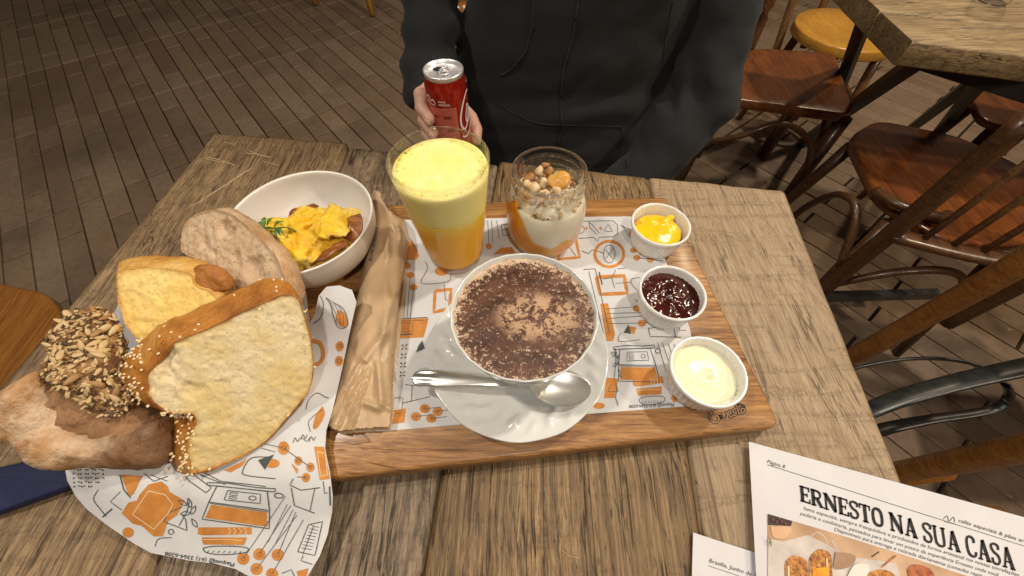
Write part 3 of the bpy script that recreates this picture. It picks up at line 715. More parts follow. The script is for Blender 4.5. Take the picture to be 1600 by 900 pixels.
gr, gr2 = [], []
for i in range(150):
    a = rnd.uniform(0, 2*PI); low = rnd.random(); r = .0275*math.sqrt(rnd.random()); z = .072+.010*(1-(r/.0285)**2)*rnd.random()
    if low < .35: r = inn(.064)-.002; z = rnd.uniform(.056, .068)
    (gr if rnd.random() < .5 else gr2).append(crumb(JB+Vector((r*math.cos(a), r*math.sin(a), z+.001)), rnd.uniform(.0016, .0034), i))
for x, y, z, s in ((-.018, .004, .083, .0052), (-.008, .010, .085, .0056), (-.004, -.002, .082, .005), (-.014, -.008, .0815, .0054), (.002, .012, .084, .0045), (-.020, -.004, .082, .0045), (-.003, .016, .088, .0036), (.008, -.012, .081, .004), (-.004, -.014, .081, .004)):
    (gr if rnd.random() < .6 else gr2).append(crumb(JB+Vector((x, y, z)), s, int(x*9999)))
mk('granola', join(gr), m_nut, jr, kind='stuff'); mk('oat_clusters', join(gr2), m_oat, jr, kind='stuff')
ap = displace(ellipsoid((0, 0, 0), (.0115, .0090, .0026), 12), lambda p: .0012*nz(p, 150, 3)-.002*math.exp(-(((p.x+.003)/.004)**2+((p.y-.006)/.004)**2)))
mk('dried_apricot', xf(ap, Matrix.Translation(JB+Vector((.010, -.002, .0860))) @ Matrix.Rotation(.5, 4, 'X') @ Matrix.Rotation(.25, 4, 'Z')), plain('apricot', (.58, .29, .05, 1), (.66, .36, .08, 1), 80, .35, .2, sss=.3), jr)

# ---------------------------------------------------------------- ramekins
m_jam = plain('dark_jam', (.030, .004, .003, 1), (.075, .012, .008, 1), 60, .16, .25, .002, coat=.15)
m_butter = plain('yellow_spread', (.86, .53, .008, 1), (.90, .60, .012, 1), 50, .22, .15, sss=.25)
m_cream = plain('cream_cheese', (.84, .80, .56, 1), (.88, .84, .62, 1), 40, .3, .15, sss=.3)
m_ram = plain('white_ramekin_glaze', (.80, .80, .78, 1), (.84, .84, .82, 1), 20, .15, 0, coat=.3)
def ramekin(c, label):
    o = thing('ramekin', label, 'ramekin', c, 'ramekins along the right of the board'); o.scale = (1, 1, .9)
    def ribs(a, r, z): return (r*(1+.016*math.cos(36*a)), z) if .004 < z < .0295 and r > .02 and abs(r-(.0235+.0055*z/.036)) < .0016 else (r, z)
    pr = [(.0003, .0), (.0215, .0), (.0230, .002), (.0238, .0045)]+[(.0236+.0055*z/.036, z) for z in np.linspace(.006, .029, 7)]+[(.0290, .0300), (.0303, .0312), (.0306, .0345), (.0302, .0362), (.0292, .0366), (.0281, .0358), (.0277, .034), (.0262, .020), (.0245, .009), (.020, .006), (.0003, .0055)]
    mk('dish', lathe(pr, 144, c, ribs), m_ram, o); return o
R1 = Vector((.1560, .2805, B+.0005)); R2 = Vector((.1478, .1945, PZ+.0006)); R3 = Vector((.1588, .1185, PZ+.0006))
r1 = ramekin(R1, 'white ribbed ramekin of bright yellow spread at the back right'); r2 = ramekin(R2, 'white ribbed ramekin of dark red jam, middle of the three')
r3 = ramekin(R3, 'white ribbed ramekin of pale cream cheese beside the burnt name')
def pool(c, h, R, fn, n=26, m=60):
    V, Fc = [Vector((c.x, c.y, c.z+h+fn(0, 0)))], []
    for i in range(1, n+1):
        for q in range(m):
            a = 2*PI*q/m; r = R*i/n; x, y = r*math.cos(a), r*math.sin(a); V.append(Vector((c.x+x, c.y+y, c.z+h+fn(x, y)*(1 if i < n else .6))))
    for q in range(m): Fc.append((0, 1+q, 1+(q+1) % m))
    for i in range(n-1):
        for q in range(m): l = (q+1) % m; Fc.append((1+i*m+q, 1+(i+1)*m+q, 1+(i+1)*m+l, 1+i*m+l))
    return V, Fc
mk('jam', pool(R2, .0270, .0272, lambda x, y: .0030*fbm((x, y, 0), 75, 3)+.0005*nz((x, y, 4), 260)), m_jam, r2)
mk('cream_cheese', pool(R3, .0255, .0268, lambda x, y: .004*(1-(x*x+y*y)/.0262**2)+.0012*fbm((x, y*1.5, 2), 60, 3)-.0035*math.exp(-(((x-.001)/.0035)**2+((y+.0015)/.004)**2))), m_cream, r3)
bu = [ellipsoid(R1+Vector((-.001, -.001, .0235)), (.0255, .0240, .0075), 14), ellipsoid(R1+Vector((.010, .010, .0300)), (.011, .0045, .004), 10, Matrix.Rotation(.6, 3, 'Z')), ellipsoid(R1+Vector((-.010, .008, .0290)), (.011, .006, .004), 10, Matrix.Rotation(-.3, 3, 'Z')),
      ellipsoid(R1+Vector((0, 0, .014)), (.0245, .0245, .009), 14), ellipsoid(R1+Vector((-.019, .007, .0295)), (.002, .003, .005), 8)]
mk('yellow_spread', displace(fuse(bu, .0011, 3), lambda p: .0005*nz(p, 160)), m_butter, r1)

# ---------------------------------------------------------------- bowl with eggs
BB = at(467, 340, .837); BB.z = B+.0006; BR = .0705; BH = .053
bw = thing('white_bowl', 'plain round white bowl of scrambled eggs at the back left', 'bowl', BB)
pr = [(.0003, .002), (.026, .002), (.029, .0), (.031, .001), (.033, .004)]+[(.033+(BR-.033)*math.sin(PI/2*t)**.8, .004+(BH-.004)*(1-math.cos(PI/2*t))**.95) for t in np.linspace(.12, 1, 14)]
pr += [(BR+.0002, BH+.0006), (BR-.0008, BH+.0014), (BR-.0022, BH+.0008)]+[(.030+(BR-.0028-.030)*math.sin(PI/2*t)**.8, .0075+(BH-.0080)*(1-math.cos(PI/2*t))**.95) for t in np.linspace(1, .1, 14)]+[(.02, .0068), (.0003, .0065)]
mk('shell', lathe(pr, 120, BB), m_bowl, bw)
ke = NT('scrambled_egg'); ke.set(Base_Color=ke.mix(ke.ramp(ke.noise(70, 5, .65), [(.52, 0), (.72, .75)]), ke.ramp(ke.noise(38, 4), [(.3, (.84, .46, .012, 1)), (.52, (.88, .62, .045, 1)), (.72, (.88, .74, .26, 1))]), (.72, .30, .02, 1)), Roughness=.28, Subsurface_Weight=.3)
ke.b.inputs['Subsurface Radius'].default_value = (.01, .006, .001); ke.bump(ke.noise(150, 6, .65), .8, .0035)
eg = []
EC = BB+Vector((.009, -.012, .0415))
for i in range(190):
    x = rnd.uniform(-.046, .044); y = rnd.uniform(-.036, .028)
    if (x/.049)**2+(y/.038)**2 > 1 or (x < -.022 and y > .008-x*.2): continue
    h = .014*(1-(x/.06)**2)*(1-(y/.055)**2); s = rnd.uniform(.0040, .0078); eg.append(ellipsoid(EC+Vector((x, y, h-.004)), (s, s*.8, s*.7), 8, Matrix.Rotation(rnd.uniform(0, 3), 3, 'Z')))
eg.append(ellipsoid(EC+Vector((.002, -.004, -.008)), (.049, .037, .015), 14))
E1 = displace(fuse(eg, .0014, 3), lambda p: .0030*fbm(p, 110, 5))
mk('scrambled_eggs', E1, ke.m, None, label='soft yellow scrambled eggs heaped in the white bowl', cat='eggs')
# folded omelette sheet on the right
V, Fc = [], []; nu, nv = 40, 34
for i in range(nu+1):
    for j in range(nv+1):
        u, w = i/nu, j/nv; x = .016+.028*u+.002*math.sin(w*9); y = -.026+.044*w+.01*u+.002*math.sin(u*8)
        z = .012+.010*math.sin(PI*(.15+.8*u))-.010*w*u+.0034*fbm((x, y, 0), 95, 4, 5)
        V.append(EC+Vector((x, y, z+.002)))
for i in range(nu):
    for j in range(nv): a = i*(nv+1)+j; Fc.append((a, a+nv+1, a+nv+2, a+1))
om = mk('omelette', (V, Fc), ke.m, None, label='folded omelette flap lying on the right of the scrambled eggs', cat='omelette')
so = om.modifiers.new('thick', 'SOLIDIFY'); so.thickness = .003
kbn = NT('fried_bacon'); kbn.set(Base_Color=kbn.ramp(kbn.noise(60, 4, src=kbn.map((1, 3, 1))), [(.3, (.10, .025, .008, 1)), (.5, (.25, .085, .026, 1)), (.7, (.38, .17, .06, 1))]), Roughness=.25); kbn.bump(kbn.noise(150), .6, .0015)
def strip(pts, w, t, seed):
    P = spline(pts, 7); V, Fc = [], []; m = 6
    for i, p in enumerate(P):
        tt = (P[min(i+1, len(P)-1)]-P[max(0, i-1)]).normalized(); s = tt.cross(Vector((.1, .2, 1))).normalized(); u = s.cross(tt)
        for j in range(m+1):
            q = -1+2*j/m; V.append(p+s*w*q*(1+.2*nz((i, q, seed), .4))+u*(t*math.sin(i*.8+q*2+seed)*.8))
    for i in range(len(P)-1):
        for j in range(m): a = i*(m+1)+j; Fc.append((a, a+1, a+m+2, a+m+1))
    return V, Fc
def bacon(vf, label):
    o = mk('bacon', vf, kbn.m, None, label=label, cat='bacon', group='bacon pieces in the egg bowl'); s = o.modifiers.new('thick', 'SOLIDIFY'); s.thickness = .0022
bc_ = []
for x, y, z, s in ((-.006, .024, .034, .0085), (-.016, .022, .036, .0075), (-.001, .026, .037, .008), (.007, .024, .034, .007), (-.012, .013, .030, .008), (-.020, .006, .026, .008), (-.026, -.003, .022, .007), (-.018, .014, .036, .006)): bc_.append(ellipsoid(BB+Vector((x, y, z)), (s*1.1, s, s*.9), 9))
mk('bacon', displace(fuse(bc_, .0012, 2), lambda p: .0012*fbm(p, 110, 3)), kbn.m, None, label='curled brown bacon piece at the far side of the eggs', cat='bacon', group='bacon pieces in the egg bowl')
bacon(strip([EC+Vector(p) for p in ((.043, .016, .012), (.049, .006, .016), (.049, -.006, .013), (.044, -.014, .008))], .0065, .0006, 3), 'thin red bacon slice standing against the right wall of the bowl')
bacon(strip([EC+Vector(p) for p in ((.012, -.036, .004), (.024, -.033, .009), (.036, -.025, .012), (.044, -.018, .012))], .0045, .0006, 3), 'flat bacon slice under the front edge of the eggs')
mleaf = plain('rocket_leaf', (.03, .10, .012, 1), (.07, .19, .03, 1), 120, .4, .4, .0006)
hb = thing('parsley_sprig', 'small green parsley sprig on the left of the scrambled eggs', 'herb', BB+Vector((-.02, -.01, .035)))
def leaf(a, d, L, w, up=.3):
    a = Vector(a); d = Vector(d).normalized(); s = d.cross(Vector((0, 0, 1))).normalized(); V, Fc = [], []; n = 8
    for i in range(n+1):
        t = i/n; ww = w*math.sin(PI*t**.8)*(1+.35*math.sin(t*16)); c = a+d*L*t+Vector((0, 0, L*up*math.sin(PI*t)-.0)); V += [c-s*ww, c+Vector((0, 0, -.0006)), c+s*ww]
    for i in range(n): Fc += [(3*i, 3*i+1, 3*i+4, 3*i+3), (3*i+1, 3*i+2, 3*i+5, 3*i+4)]
    return V, Fc
hc = at(430, 360, .8395)
stem = [hc+Vector(p) for p in ((-.012, .004, 0), (0, 0, .003), (.012, .001, .003), (.020, -.001, .0))]
mk('stem', tube(spline(stem, 5), .0007, 6), mleaf, hb)
lf = [((-.012, .004, .001), (-1, -.3, .1)), ((-.010, .004, .001), (-1, .5, .1)), ((-.010, .005, .002), (-.3, 1, .2)), ((-.008, .004, .002), (.5, .8, .2)), ((-.008, .003, .001), (-.8, -.9, 0)), ((-.004, .003, .002), (-.2, -1, .1)),
      ((.004, .001, .003), (.5, -1, -.1)), ((.005, .000, .003), (.1, -1, -.2)), ((.004, .001, .003), (.9, -1, -.1)), ((.0, .001, .003), (.8, .6, .1)), ((-.014, .005, .001), (-1, .1, 0)), ((-.012, .002, .001), (-1, -.8, 0))]
for i, (p, d) in enumerate(lf): mk('leaf', leaf(hc+Vector(p), d, rnd.uniform(.009, .014), .0020), mleaf, hb)
# ---------------------------------------------------------------- breads
def zf(px, py): return at(px, py, .8)
def plane_of(a, b, c):
    """plane through three picture points with given heights; normal towards the camera side"""
    A, Bq, Cq = at(*a), at(*b), at(*c); n = (Bq-A).cross(Cq-A).normalized()
    if n.dot(Vector((0, 0, ZC))-A) < 0: n = -n
    return A, n
def basis(n):
    e1 = Vector((1, 0, 0))-n*n.x; e1.normalize(); return e1, n.cross(e1)
def slice_parts(front, back, p0, n, t, step=.0026, amp=.0010, holes=(), bulge=.005, seed=0, lip=.0006, sc_=260):
    e1, e2 = basis(n); F3 = [on_plane(x, y, p0, n) for x, y in front]
    P2 = [Vector(((p-p0).dot(e1), (p-p0).dot(e2))) for p in F3]
    F = spline([(p.x, p.y, 0) for p in P2+[P2[0]]], 6)[:-1]
    B3 = [on_plane(x, y, p0-n*t, n) for x, y in back]; Bk = spline([((p-p0).dot(e1), (p-p0).dot(e2), 0) for p in B3+[B3[0]]], 6)[:-1]
    if area2(F) < 0: F = F[::-1]; Bk = Bk[::-1]
    v, f, ov, m = fill([(p.x, p.y) for p in F], step, step*1.2)
    HL = [(on_plane(x, y, p0, n), r, d) for x, y, r, d in holes]; crumbV = []
    for p in v:
        q = p0+e1*p.x+e2*p.y
        h = amp*.8*fbm(q, 150, 4, seed)+amp*.8*nz(q, 26, seed)+amp*.55*nz((q.x*1.0, q.y*2.2, q.z), 60, seed+1)
        vd = noise.voronoi(q*(190+seed*9)+Vector((seed, 0, 0)))[0][0]; pr_ = .34+.25*nz(q, 45, seed+6); h -= amp*1.3*max(0, 1-vd/max(.05, pr_)) if vd < pr_ else 0
        for c, r, d in HL:
            dd = (q-c).length/r*(1+.35*nz(q, 160, seed)); h -= d*max(0, 1-dd*dd) if dd < 1 else 0
        crumbV.append(q+n*h)
    m = len(F); V, Fc = [], []; S = [(-1, 0), (0, .10), (.04, .22), (.15, .6), (.3, .85), (.5, 1), (.7, .85), (.88, .5), (1, 0)]
    O = inset([(p.x, p.y) for p in F], -1)
    for s, bl in S:
        for i in range(m):
            nn = (O[i]-Vector((F[i].x, F[i].y))).normalized()
            if s < 0: q = p0+e1*(F[i].x-nn.x*.0022)+e2*(F[i].y-nn.y*.0022)-n*.0026; V.append(q); continue
            a = F[i].lerp(Bk[i], s); w = bl*bulge+.0016*fbm(Vector((F[i].x, F[i].y, s*.01)), 90, 4, seed)*(1 if s > 0 else .5)-.0006; q = p0+e1*(a.x+nn.x*w)+e2*(a.y+nn.y*w)-n*(t*s)
            V.append(q+(n*.0012 if s == 0 else n*0))
    for k_ in range(len(S)-1):
        for i in range(m): l = (i+1) % m; Fc.append((k_*m+i, k_*m+l, (k_+1)*m+l, (k_+1)*m+i))
    Fc.append(tuple((len(S)-1)*m+i for i in range(m)))
    rim = np.array([(p.x, p.y) for p in F]); global EDGE
    EDGE = [float(np.min(np.linalg.norm(rim-np.array([p.x, p.y]), axis=1))) for p in v]
    return (crumbV, f), (V, Fc)
def edge_attr(o):
    a = o.data.attributes.new('edge', 'FLOAT', 'POINT'); a.data.foreach_set('value', EDGE)
def lump(outline, p0, n, hf, hb, R, step=.0035, amp=.002, seed=0, scl=45):
    e1, e2 = basis(n); P2 = [((on_plane(x, y, p0, n)-p0).dot(e1), (on_plane(x, y, p0, n)-p0).dot(e2), 0) for x, y in outline]
    F = spline(P2+[P2[0]], 6)[:-1]
    if area2(F) < 0: F = F[::-1]
    v, f, ov, m = fill([(p.x, p.y) for p in F], step, step); rimn = m; rim = np.array([(p.x, p.y) for p in dense([(p.x, p.y) for p in F], step)])
    V = []; D = []
    for p in v: D.append(float(np.min(np.linalg.norm(rim-np.array([p.x, p.y]), axis=1))))
    for side in (1, -1):
        for p, d in zip(v, D):
            tt = min(1, d/R); h = (hf if side > 0 else hb)*math.sqrt(max(0, 1-(1-tt)**2))
            q = p0+e1*p.x+e2*p.y; q = q+n*(side*(h+(amp*fbm(q, scl, 5, seed) if d > 1e-4 else 0))); V.append(q)
    k_ = len(v); Fc = list(f)+[tuple(i+k_ for i in q[::-1]) for q in f]
    # weld the rim
    mp = {}; 
    for i in range(k_):
        if D[i] < 1e-5: mp[i+k_] = i
    return V, [tuple(mp.get(i, i) for i in q) for q in Fc]
def c5(*P): return [(160+x/2.368, 380+y/2.368) for x, y in P]
def c6(*P): return [(x/2.144, 320+y/2.144) for x, y in P]
def crumb_mat(name, pale, warm, dark, sc_=55):
    k = NT(name); f = k.noise(sc_*.5, 4); g = k.noise(sc_*7, 5, .7); h = k.voro(sc_*7)
    c = k.ramp(f, [(.35, pale), (.62, warm)]); c = k.mix(k.ramp(g, [(.5, 0), (.72, .55)]), c, dark); c = k.mix(k.ramp(k.voro(sc_*4.2), [(.10, .75), (.26, 0)]), c, dark); c = k.mix(k.ramp(h, [(.05, .5), (.22, 0)]), c, dark)
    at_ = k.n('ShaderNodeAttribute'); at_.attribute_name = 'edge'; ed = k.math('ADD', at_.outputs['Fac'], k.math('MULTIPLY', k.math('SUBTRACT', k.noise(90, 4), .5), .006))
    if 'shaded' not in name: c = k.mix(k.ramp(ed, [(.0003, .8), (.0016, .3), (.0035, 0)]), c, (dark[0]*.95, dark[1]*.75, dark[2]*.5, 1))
    k.set(Base_Color=c, Roughness=.8, Subsurface_Weight=.3); k.b.inputs['Subsurface Radius'].default_value = (.006, .004, .002)
    k.bump(k.math('ADD', g, k.math('MULTIPLY', h, .35)), .4, .0014); return k.m
def crust_mat(name, lo, mid, hi, sc_=30, rough=.4, flour=0, bake_shade=0):
    k = NT(name); f = k.noise(sc_, 5, .6); c = k.ramp(f, [(.3, lo), (.5, mid), (.7, hi)])
    c = k.mix(k.ramp(k.noise(sc_*9, 4, .7), [(.5, 0), (.75, .4)]), c, lo)
    if flour: c = k.mix(k.ramp(k.noise(sc_*1.3, 4, .7, src=k.map((1, 1, 1), (4, 4, 4))), [(.42, 0), (.62, flour)]), c, (.74, .58, .42, 1))
    if bake_shade:
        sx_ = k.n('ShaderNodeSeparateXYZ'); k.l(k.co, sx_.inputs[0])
        c = k.mix(k.ramp(k.math('ADD', k.math('MULTIPLY', sx_.outputs[0], 9), k.math('ADD', k.noise(35, 5, .6), 0)), [(.58, 0), (.95, .8)]), c, (.13, .05, .016, 1))  # baked browning plus painted shade of the slice above, darkening the right
    k.set(Base_Color=c, Roughness=rough); k.bump(k.noise(sc_*6, 5, .65), .8, .003); return k.m
m_cr1 = crumb_mat('white_crumb', (.78, .67, .44, 1), (.72, .56, .25, 1), (.56, .42, .18, 1))
m_ct1 = crust_mat('golden_crust', (.24, .075, .010, 1), (.50, .20, .03, 1), (.66, .34, .08, 1))
m_cr2 = crumb_mat('yellow_crumb', (.90, .70, .28, 1), (.88, .62, .18, 1), (.66, .42, .09, 1), 45)
m_ct2 = crust_mat('yellow_crust', (.45, .17, .03, 1), (.74, .44, .12, 1), (.84, .60, .24, 1))
m_cr3 = crumb_mat('brown_crumb', (.64, .49, .33, 1), (.57, .41, .26, 1), (.36, .22, .12, 1), 40)
m_ct3 = crust_mat('rustic_crust', (.34, .18, .08, 1), (.58, .36, .18, 1), (.70, .50, .30, 1), 26, .6, .5)
m_ct4 = crust_mat('seeded_crust', (.07, .03, .016, 1), (.24, .115, .045, 1), (.50, .28, .12, 1), 70, .65)
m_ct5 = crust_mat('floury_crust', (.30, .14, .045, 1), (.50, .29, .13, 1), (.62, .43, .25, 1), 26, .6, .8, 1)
# sesame bread slice in front
p0, n_ = plane_of((300, 733, .800), (455, 450, .872), (205, 560, .862))
fr_ = c5((165, 480), (205, 430), (255, 375), (300, 350), (400, 312), (500, 262), (600, 218), (690, 188), (735, 220), (760, 300), (776, 370), (784, 430), (768, 540), (690, 640), (600, 740), (480, 805), (390, 842), (330, 850), (310, 800), (318, 720), (345, 660), (330, 632), (250, 628), (195, 600), (165, 545))
bk_ = [(x-26-12*(x < 260), y-20-(8 if y < 560 else 0)+(18 if y > 690 and x < 330 else 0)) for x, y in fr_]
(cv, cf), (sv, sf) = slice_parts(fr_, bk_, p0, n_, .026, .0016, .0010, ((252, 556, .011, .005), (285, 725, .005, .006), (262, 585, .006, .003), (300, 610, .008, .002)), .0035, 1)
b1 = thing('bread_slice', 'large white bread slice with golden sesame crust at the front of the bread pile', 'bread', at(330, 640, .79), 'breads in the printed paper')
edge_attr(mk('crumb', (cv, cf), m_cr1, b1)); mk('crust', (sv, sf), m_ct1, b1)
ses = []; cand = [p for p in sv]
SN = vnormals(sv, sf); C0 = Vector((0, 0, ZC))
for i in range(3200):
    j = rnd.randrange(len(sv)); p = sv[j]; nn = Vector(SN[j]); 
    if nn.dot(C0-p) < 0: nn = -nn
    q = project(p)
    w = .8 if (q[0] < 222 and q[1] > 530) else (.9 if (q[1] > 640 and q[0] < 300) else .08)
    if rnd.random() > w*.42: continue
    ses.append(ellipsoid(p+nn*.0004+Vector((rnd.gauss(0, .002), rnd.gauss(0, .002), 0)), (.0013, .0009, .0007), 4, Matrix.Rotation(rnd.uniform(0, 3), 3, 'Z')))
m_ses = plain('sesame', (.80, .62, .34, 1), (.88, .74, .48, 1), 200, .4, .1)
mk('sesame_seeds', join(ses), m_ses, b1, kind='stuff')
# yellow slice
p0, n_ = plane_of((200, 490, .844), (300, 430, .860), (190, 430, .861))
fr_ = c5((58, 108), (140, 90), (240, 92), (330, 112), (350, 150), (400, 178), (430, 215), (380, 270), (300, 310), (225, 350), (150, 360), (95, 310), (62, 215))
bk_ = [(x+12+(10 if x > 290 else 0), y-20) for x, y in fr_]
(cv, cf), (sv, sf) = slice_parts(fr_, bk_, p0, n_, .022, .0017, .0012, (), .003, 4)
b2 = thing('bread_slice', 'yellow corn bread slice with browned corner behind the sesame slice', 'bread', at(250, 460, .80), 'breads in the printed paper')
edge_attr(mk('crumb', (cv, cf), m_cr2, b2)); mk('crust', (sv, sf), m_ct2, b2)
bc2 = lump(c5((330, 108), (352, 82), (400, 78), (445, 92), (468, 130), (472, 168), (440, 182), (400, 186), (350, 165)), on_plane(330, 420, p0-n_*.004, n_), n_, .0035, .012, .010, .0025, .003, 3, 90)
mk('browned_corner', bc2, crust_mat('browned', (.22, .07, .012, 1), (.42, .16, .03, 1), (.60, .28, .07, 1), 40), b2)
# rustic slice
p0, n_ = plane_of((330, 425, .835), (345, 335, .862), (440, 430, .852))
fr_ = c6((611, 160), (611, 100), (628, 58), (665, 30), (720, 16), (772, 28), (822, 62), (868, 105), (912, 150), (945, 205), (962, 270), (950, 330), (860, 340), (760, 300), (690, 230), (660, 185))
bk_ = [(x+22+(y-330)*.05, y+2) for x, y in fr_]
(cv, cf), (sv, sf) = slice_parts(fr_, bk_, p0, n_, .020, .0018, .0013, ((350, 355, .0085, .007), (361, 362, .006, .005), (318, 377, .007, .004), (370, 400, .006, .004), (395, 418, .011, .006), (335, 395, .004, .003)), .003, 7)
b3 = thing('bread_slice', 'greyish brown rustic slice with big holes leaning on the bowl', 'bread', at(380, 420, .80), 'breads in the printed paper')
edge_attr(mk('crumb', (cv, cf), m_cr3, b3)); mk('crust', (sv, sf), m_ct3, b3)
# floury crust end, lower left
p0, n_ = plane_of((60, 600, .845), (250, 660, .818), (120, 725, .808))
b5 = thing('bread_end', 'thick floury bread end with torn hollow at the lower left of the pile', 'bread', at(150, 690, .785), 'breads in the printed paper')
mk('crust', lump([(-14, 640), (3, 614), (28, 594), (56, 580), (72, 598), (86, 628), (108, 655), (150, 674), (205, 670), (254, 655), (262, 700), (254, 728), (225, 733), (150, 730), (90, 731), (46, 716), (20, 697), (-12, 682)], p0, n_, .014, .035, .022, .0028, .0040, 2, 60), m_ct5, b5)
p0b = p0-n_*.012
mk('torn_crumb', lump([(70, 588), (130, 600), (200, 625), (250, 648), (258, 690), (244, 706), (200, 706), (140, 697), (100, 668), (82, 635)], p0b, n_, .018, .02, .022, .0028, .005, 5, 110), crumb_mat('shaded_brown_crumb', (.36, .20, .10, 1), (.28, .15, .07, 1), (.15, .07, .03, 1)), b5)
# seeded bread
p0, n_ = plane_of((90, 560, .848), (190, 500, .842), (200, 640, .830))
b4 = thing('seeded_bread', 'dark seeded bread chunk covered with sunflower seeds at the left of the pile', 'bread', at(140, 580, .80), 'breads in the printed paper')
sv, sf = lump(c6((152, 440), (212, 382), (290, 350), (340, 340), (372, 368), (398, 420), (398, 500), (412, 600), (425, 670), (395, 700), (330, 700), (250, 668), (180, 615), (150, 570), (160, 500)), p0, n_, .009, .030, .012, .0034, .0085, 9, 55)
mk('loaf', (sv, sf), m_ct4, b4)
SN = vnormals(sv, sf); ms = [plain('pale_seed', (.52, .36, .17, 1), (.66, .50, .27, 1), 150, .5, .2), plain('tan_seed', (.30, .16, .06, 1), (.44, .27, .11, 1), 150, .5, .2)]
sd_me = []
for q, mm in enumerate(ms):
    me = bpy.data.meshes.new('sunflower_seed'); v, f = ellipsoid((0, 0, 0), (.0050, .0020, .0011), 5); v = [Vector((p.x, p.y*(1-.35*p.x/.005), p.z)) for p in v]
    me.from_pydata([tuple(p) for p in v], [], f); me.polygons.foreach_set('use_smooth', [True]*len(me.polygons)); me.materials.append(mm); sd_me.append(me)
front_ = [j for j in range(len(sv)) if Vector(SN[j]).dot(C0-sv[j]) > .1*(C0-sv[j]).length]
placed = []; small = []
for i in range(9000):
    j = rnd.choice(front_)
    if nz(sv[j], 75, 4) < rnd.uniform(-.7, .1): continue
    p = sv[j]+Vector((rnd.gauss(0, .001), rnd.gauss(0, .001), 0)); nn = Vector(SN[j]); q = project(p)
    big = rnd.random() < .2 and q[1] < 630
    if big and len(placed) < 135:
        if any((p-o).length < .0038 for o in placed): continue
        placed.append(p); o = bpy.data.objects.new('sunflower_seed', sd_me[rnd.random() < .4]); COL.objects.link(o); o.parent = b4
        o.location = p+nn*.0006-WL[b4.name]; rot = nn.to_track_quat('Z', 'Y').to_matrix().to_4x4() @ Matrix.Rotation(rnd.uniform(0, PI), 4, 'Z') @ Matrix.Rotation(rnd.gauss(0, .4), 4, 'Y')
        o.rotation_euler = rot.to_euler(); s = rnd.uniform(.55, 1.2); o.scale = (s, s, s)
    elif len(small) < 800: small.append((p+nn*.0002, nn))
mk('small_seeds', join([ellipsoid(p, (rnd.uniform(.0012, .0024), .0011, .0008), 3, Matrix.Rotation(rnd.uniform(0, 3), 3, 'Z')) for p, nn in small[::2]]), ms[0], b4, kind='stuff')
mk('dark_seeds', join([ellipsoid(p, (rnd.uniform(.0012, .0024), .0011, .0008), 3, Matrix.Rotation(rnd.uniform(0, 3), 3, 'Z')) for p, nn in small[1::2]]), plain('dark_seed', (.03, .02, .012, 1), (.12, .07, .03, 1), 300, .5, 0), b4, kind='stuff')

# ---------------------------------------------------------------- printed paper under the bread
npz = rbf([(101, 729, .792), (135, 795, .776), (209, 849, .768), (297, 876, .766), (388, 900, .766), (479, 905, .768), (518, 809, .774), (524, 765, .787), (516, 720, .791), (506, 680, .792), (300, 775, .789), (420, 770, .791), (300, 815, .777), (420, 825, .775), (200, 790, .782),
           (250, 690, .787), (250, 560, .786), (400, 600, .787), (440, 690, .798), (470, 620, .806), (540, 560, .803), (553, 480, .824), (528, 450, .834), (505, 470, .828), (490, 510, .812), (500, 600, .803), (468, 445, .815), (400, 430, .79), (190, 475, .812), (180, 500, .80), (90, 600, .79), (60, 660, .788), (460, 740, .796), (150, 745, .794)])
def npsurf(px, py, h=0):
    z = npz(px, py); z += .0016*math.sin((px*.8+py*.55)*.045)*max(0, min(1, (py-560)/200))+.0012*noise.noise(Vector((px*.02, py*.02, 3)))
    if px < 560: z = max(z, .7635)
    return at(px, py, z+h)
npo = [(101, 729), (105, 751), (118, 775), (135, 795), (165, 819), (209, 849), (236, 864), (297, 876), (337, 881), (368, 889), (390, 901), (412, 916), (470, 916), (481, 900), (500, 868), (512, 835), (519, 800), (520, 775), (516, 741), (508, 700), (510, 672), (520, 640), (535, 575), (548, 512), (557, 472), (550, 453), (530, 446), (510, 448), (498, 462), (492, 490), (484, 505), (478, 455), (470, 444), (430, 425), (330, 420), (230, 440), (186, 470), (181, 484), (140, 540), (100, 600), (60, 650), (80, 712)]
v, f, _, _ = fill(npo, 8, 7)
bp_ = thing('printed_bread_paper', 'white paper printed with orange kitchen drawings wrapped under the pile of breads', 'wrapping paper', at(310, 640, T+.002))
o = mk('sheet', ([npsurf(p.x, p.y) for p in v], f), m_paper, bp_)
k = Ink(lambda x, y, h: npsurf(x, y, .00035+h), 5)
k.lv = 0
k.A((300, 757), (118, 12), (-18, 56)); k.f0 = k.f; 
k.poly(O_, [(.26, .50), (1.02, .58), (.93, 1.02), (.10, .90)]) if False else None
k.f = lambda x, y: (x, y)
def aff(k, o, u, v): k.A(o, u, v)
aff(k, (322, 752), (112, 14), (-14, 62)); d_machine(k, 1.5)
k.f = lambda x, y: (x, y); k.line(G_, [(290, 745), (300, 740), (330, 762), (322, 770), (296, 752), (290, 745)], 1.3); k.line(G_, [(312, 742), (352, 757)], 1.3); k.line(G_, [(318, 738), (345, 752), (415, 760)], 1.3)
aff(k, (310, 822), (84, 2), (-4, 42)); d_loaf(k, 1.4)
aff(k, (268, 770), (52, 6), (-4, 52)); d_leaf(k, 1.2)
k.f = lambda x, y: (x, y)
k.line(G_, [(284, 792), (262, 802), (256, 815), (292, 829), (290, 812), (284, 804)], 1.3); k.ring(G_, (267, 831), 4, 1.2); k.line(G_, [(242, 854), (248, 842), (268, 840)], 1.2, False, True)
